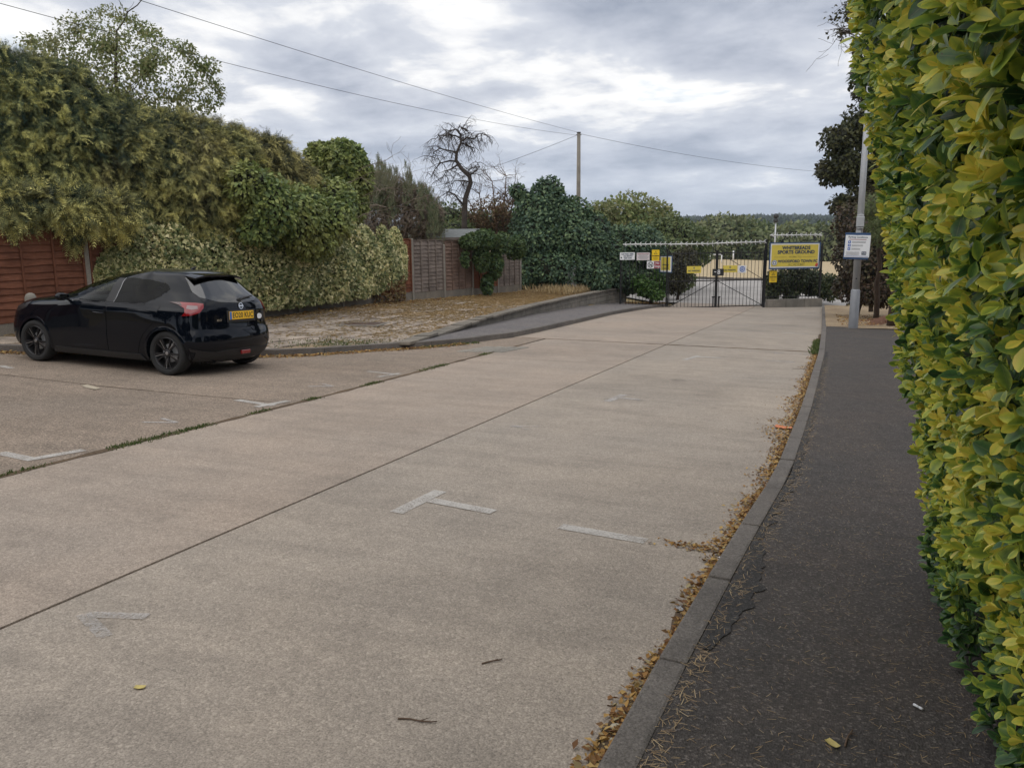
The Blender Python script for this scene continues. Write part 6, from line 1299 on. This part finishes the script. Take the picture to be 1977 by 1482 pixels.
blades('joint_weeds', np.concatenate(Q), .034, L_WEED, 'low green weeds growing in the joint between road and bays', 'weeds', .16, .9, 8)
V = []; F = []; ys = np.linspace(-1, 15.6, 240)
for y in ys: wd = .012+.02*abs(math.sin(y*4.3)+.5*math.sin(y*11)); c = j2_x(y); V += [(c-wd-.01, y, road_z(c, y)+.003), (c+wd+.012, y, road_z(c, y)+.003)]
for i in range(239): F.append((2*i, 2*i+1, 2*i+3, 2*i+2))
mobj('joint_dirt', np_mesh('joint_dirt', V, F), M_GRAVE, road)
y = rg.uniform(16.3, 19.5, 700); x = np.array([kerb_x(v) for v in y])-.02-np.abs(rg.normal(size=700))*.05; blades('kerb_weeds', np.stack([x, y, rz(x, y)], 1), .09, L_WEED, 'green weeds at the foot of the kerb near the lamp post', 'weeds', .12, .6, 9)
y = rg.normal(size=900)*.5+12.6; x = -8.2+rg.normal(size=900)*.5+(y-12.6)*.1; k = np.array([a < kl_x_near(b)-.15 for a, b in zip(x, y)]); x, y = x[k], y[k]; blades('paving_weeds', np.stack([x, y, pzv(x, y)], 1), .06, L_WEED, 'patch of green weeds in the paving by the kerb', 'weeds', .12, .8, 10)
y = rg.uniform(13.6, 15.2, 420); x = np.array([np.interp(v, [12.8, 13.6, 15.0, 16.9], [-7.75, -7.28, -6.82, -6.5]) for v in y])+.12+np.abs(rg.normal(size=420))*.05; blades('kerb_grass', np.stack([x, y, rz(x, y)], 1), .05, L_WEED, 'scrubby green growth where kerb and setts meet', 'weeds', .12, .8, 11)
y = rg.uniform(30, 37.5, 2600); x = np.array([wl_x(v) for v in y])-.45-np.abs(rg.normal(size=2600))*.9; blades('tall_straw', np.stack([x, y, pzv(x, y)], 1), .30, L_STRAW, 'tufts of tall dry grass on the bank above the block wall', 'dry grass', .03, .35, 12)
y = rg.uniform(34.6, 36.4, 700); x = np.array([wl_x(v) for v in y])+.5+rg.random(700)*1.6; flat_scatter('wall_leaves', np.stack([x, y, rz(x, y)+.11], 1), .09, L_LIT, 'rusty dead leaves heaped below the end of the block wall', 'leaf litter', T4, .35, None, 13)
x = rg.uniform(.6, 6, 2600); y = rg.uniform(24.2, 30, 2600); ez = np.array([earth_z(a, b)+.012+.04*rg.random() for a, b in zip(x, y)]); flat_scatter('bank_leaves', np.stack([x, y, ez], 1), .06, L_LIT, 'dead leaves strewn over the reddish earth mound', 'leaf litter', T4, .35, None, 14)
# single scraps
def scrap(name, px, py, w, l, mat, label, cat, off=.0, fn=road_z, seed=1, curl=.3, rot=None):
    P = gp(px, py, fn, off); r2 = random.Random(seed); V = []; F = []; n = 4
    for j in range(n+1):
        for i in range(n+1):
            u, v = i/n-.5, j/n-.5; V.append((w*u*(1-.5*abs(v)), l*v, .004+curl*w*(u*u+v*v)+r2.uniform(0, .12)*w*curl))
    for j in range(n):
        for i in range(n): a = j*(n+1)+i; F.append((a, a+1, a+n+2, a+n+1))
    b0 = len(V); V += [(x, y, z-.0015) for x, y, z in V]; F += [tuple(q+b0 for q in f[::-1]) for f in F]
    o = mobj(name, np_mesh(name, V, F, True), mat, None, Matrix.Translation(P) @ Matrix.Rotation(r2.uniform(0, 6.28) if rot is None else rot, 4, 'Z')); props(o, label, cat)
scrap('paper_scrap', 1388, 1080, .035, .07, M_WHITE, 'torn white paper scrap lying among leaves at the kerb', 'litter', seed=2, rot=-.6); M_ORNG = flat('wrapper_orange', (.55, .17, .06), .4, 0, .15)
scrap('snack_wrapper', 1511, 828, .10, .17, M_ORNG, 'crumpled orange and white wrapper in the gutter', 'litter', seed=3, curl=.5, rot=1.2); scrap('foil_scrap', 1312, 1176, .03, .045, M_GALV, 'small silver foil scrap beside the kerb leaves', 'litter', seed=4)
M_LEAFY = flat('fallen_yellow_leaf', (.50, .40, .13), .6, 0, .2, 40); scrap('fallen_leaf', 1607, 1437, .028, .045, M_LEAFY, 'pale yellow fallen leaf on the dark pavement', 'leaf', .1, seed=5); scrap('fallen_leaf', 270, 1328, .025, .04, M_LEAFY, 'lone yellow leaf lying on the concrete road', 'leaf', seed=6)
M_CARDB = flat('cardboard', (.42, .36, .27), .9, 0, .15, 20); scrap('cardboard_scrap', 175, 748, .10, .42, M_CARDB, 'torn strip of cardboard lying in the bay behind the car', 'litter', seed=7, rot=1.2, curl=.15)
P = Vector(gp(1773, 1367, road_z, .1)); o = mobj('cigarette_end', MB().tube([P+Vector((-.014, .012, .006)), P+Vector((.002, -.001, .006))], .0045, 8).tube([P+Vector((.0022, -.0012, .006)), P+Vector((.012, -.010, .006))], .0044, 8).mesh('cigarette_end', True), M_WHITE); props(o, 'white cigarette end on the pavement near the hedge', 'litter')
M_STONE = flat('pale_pebble', (.42, .38, .28), .8, 0, .15, 30)
for k, (x, y, s, l) in enumerate(((1190, 1408, .022, 'largest rounded pale pebble among the gutter leaves'), (1182, 1432, .015, 'small flat pebble just below the largest one in the gutter'), (1212, 1385, .013, 'small greenish pebble above the largest one in the gutter'), (1160, 1462, .016, 'pale pebble at the foot of the kerb among leaf scraps'))):
    P = gp(x, y); V = _ico[0]*np.array([s, s*.8, s*.5]); V = V*(1+.12*lump(V*60, 1.0))[:, None]; o = mobj('pebble', np_mesh('pebble', V, _ico[1], True), M_STONE, None, Matrix.Translation((P[0], P[1], P[2]+s*.45))); props(o, l, 'pebble', 'pebbles in the gutter')
rr = random.Random(8)
for (x, y, a, l, off, lab) in ((950, 1278, .9, .09, 0, 'short dark twig lying alone on the concrete'), (806, 1392, .2, .14, 0, 'pale dry twig on the concrete near the photographer'), (1640, 1425, 1.3, .10, .1, 'bent brown twig on the dark pavement'), (1352, 1055, .4, .12, 0, 'forked dry twig beside the leaf spill'), (1548, 712, .3, .3, 0, 'dark twig lying near the kerb weeds')):
    P = Vector(gp(x, y, road_z, off))+Vector((0, 0, .005)); mb = MB(); pts = [P+Vector((math.cos(a)*l*t+rr.uniform(-.006, .006), math.sin(a)*l*t+rr.uniform(-.006, .006), 0)) for t in (-.5, -.2, .1, .4, .5)]; mb.tube(pts, [.0035, .003, .003, .0025, .0015], 5); mb.tube([pts[2], pts[2]+Vector((l*.2, l*.18, .004))], [.002, .001], 4); o = mobj('twig', mb.mesh('twig', True), M_TWIG); props(o, lab, 'twig')

# ------------------------------------------------------------------ unseen trees added out of frame to darken the car's reflections
def reflected_tree(x, y, h, r_, lab, n=2600):
    z0 = ground_z(x, y); r = empty('street_tree', (x, y, z0), lab, 'tree', 'street trees'); top = z0+h; trunk(r, (x, y, top-r_*.8), .2, .08, M_BARK, .1)
    bl = [(x, y, top-r_*.9, r_, r_, r_*.9), (x+r_*.6, y+r_*.3, top-r_*1.5, r_*.8, r_*.8, r_*.7), (x-r_*.6, y-r_*.2, top-r_*1.5, r_*.85, r_*.85, r_*.7), (x, y, z0+h*.36, r_*1.05, r_*1.05, h*.30)]
    leaves('foliage', bl, n, .42, L_BLK, r, T4, .4, .6, .35, .2, 1.0, 0); cores('inner_foliage', bl, L_SHADE, r, .85)
for k, (x, y, h, r_) in enumerate(((-3.5, -17, 9, 3.4), (-10.5, -15, 8.5, 3.4), (-17.5, -13.5, 9, 3.4), (-24, -12, 9.5, 3.5), (-29.5, -7, 9, 3.5), (5, 8.5, 4.6, 2.0), (6.5, 13, 5.2, 2.2), (7.5, 18, 6, 2.4))):
    reflected_tree(x, y, h, r_, ['broad dark tree across the road from the hedge, behind the photographer', 'dark tree second from the road end behind the photographer', 'dark tree third from the road end behind the photographer', 'dark tree fourth from the road end behind the photographer', 'last dark tree of the row near the fence start', 'low dark tree standing behind the end of the yellow hedge', 'dark tree between the hedge and the plum shrub', 'dark tree next to the plum shrub, right of the lamp post'][k])

# ------------------------------------------------------------------ thin haze over the whole place
def haze():
    n = NT('haze_air'); n.t.nodes.remove(n.b); v = n.N('ShaderNodeVolumePrincipled'); v.inputs['Color'].default_value = (.80, .88, 1.0, 1); v.inputs['Density'].default_value = HAZE; v.inputs['Anisotropy'].default_value = .2; n.L(v.outputs[0], n.out.inputs['Volume'])
    mobj('haze', MB().box((0, 1000, 20.5), (5400, 3600, 69)).mesh('haze'), n.m, label='thin pale haze in the air over the sports field and hills', cat='haze', kind='stuff')
HAZE = .00022
haze()
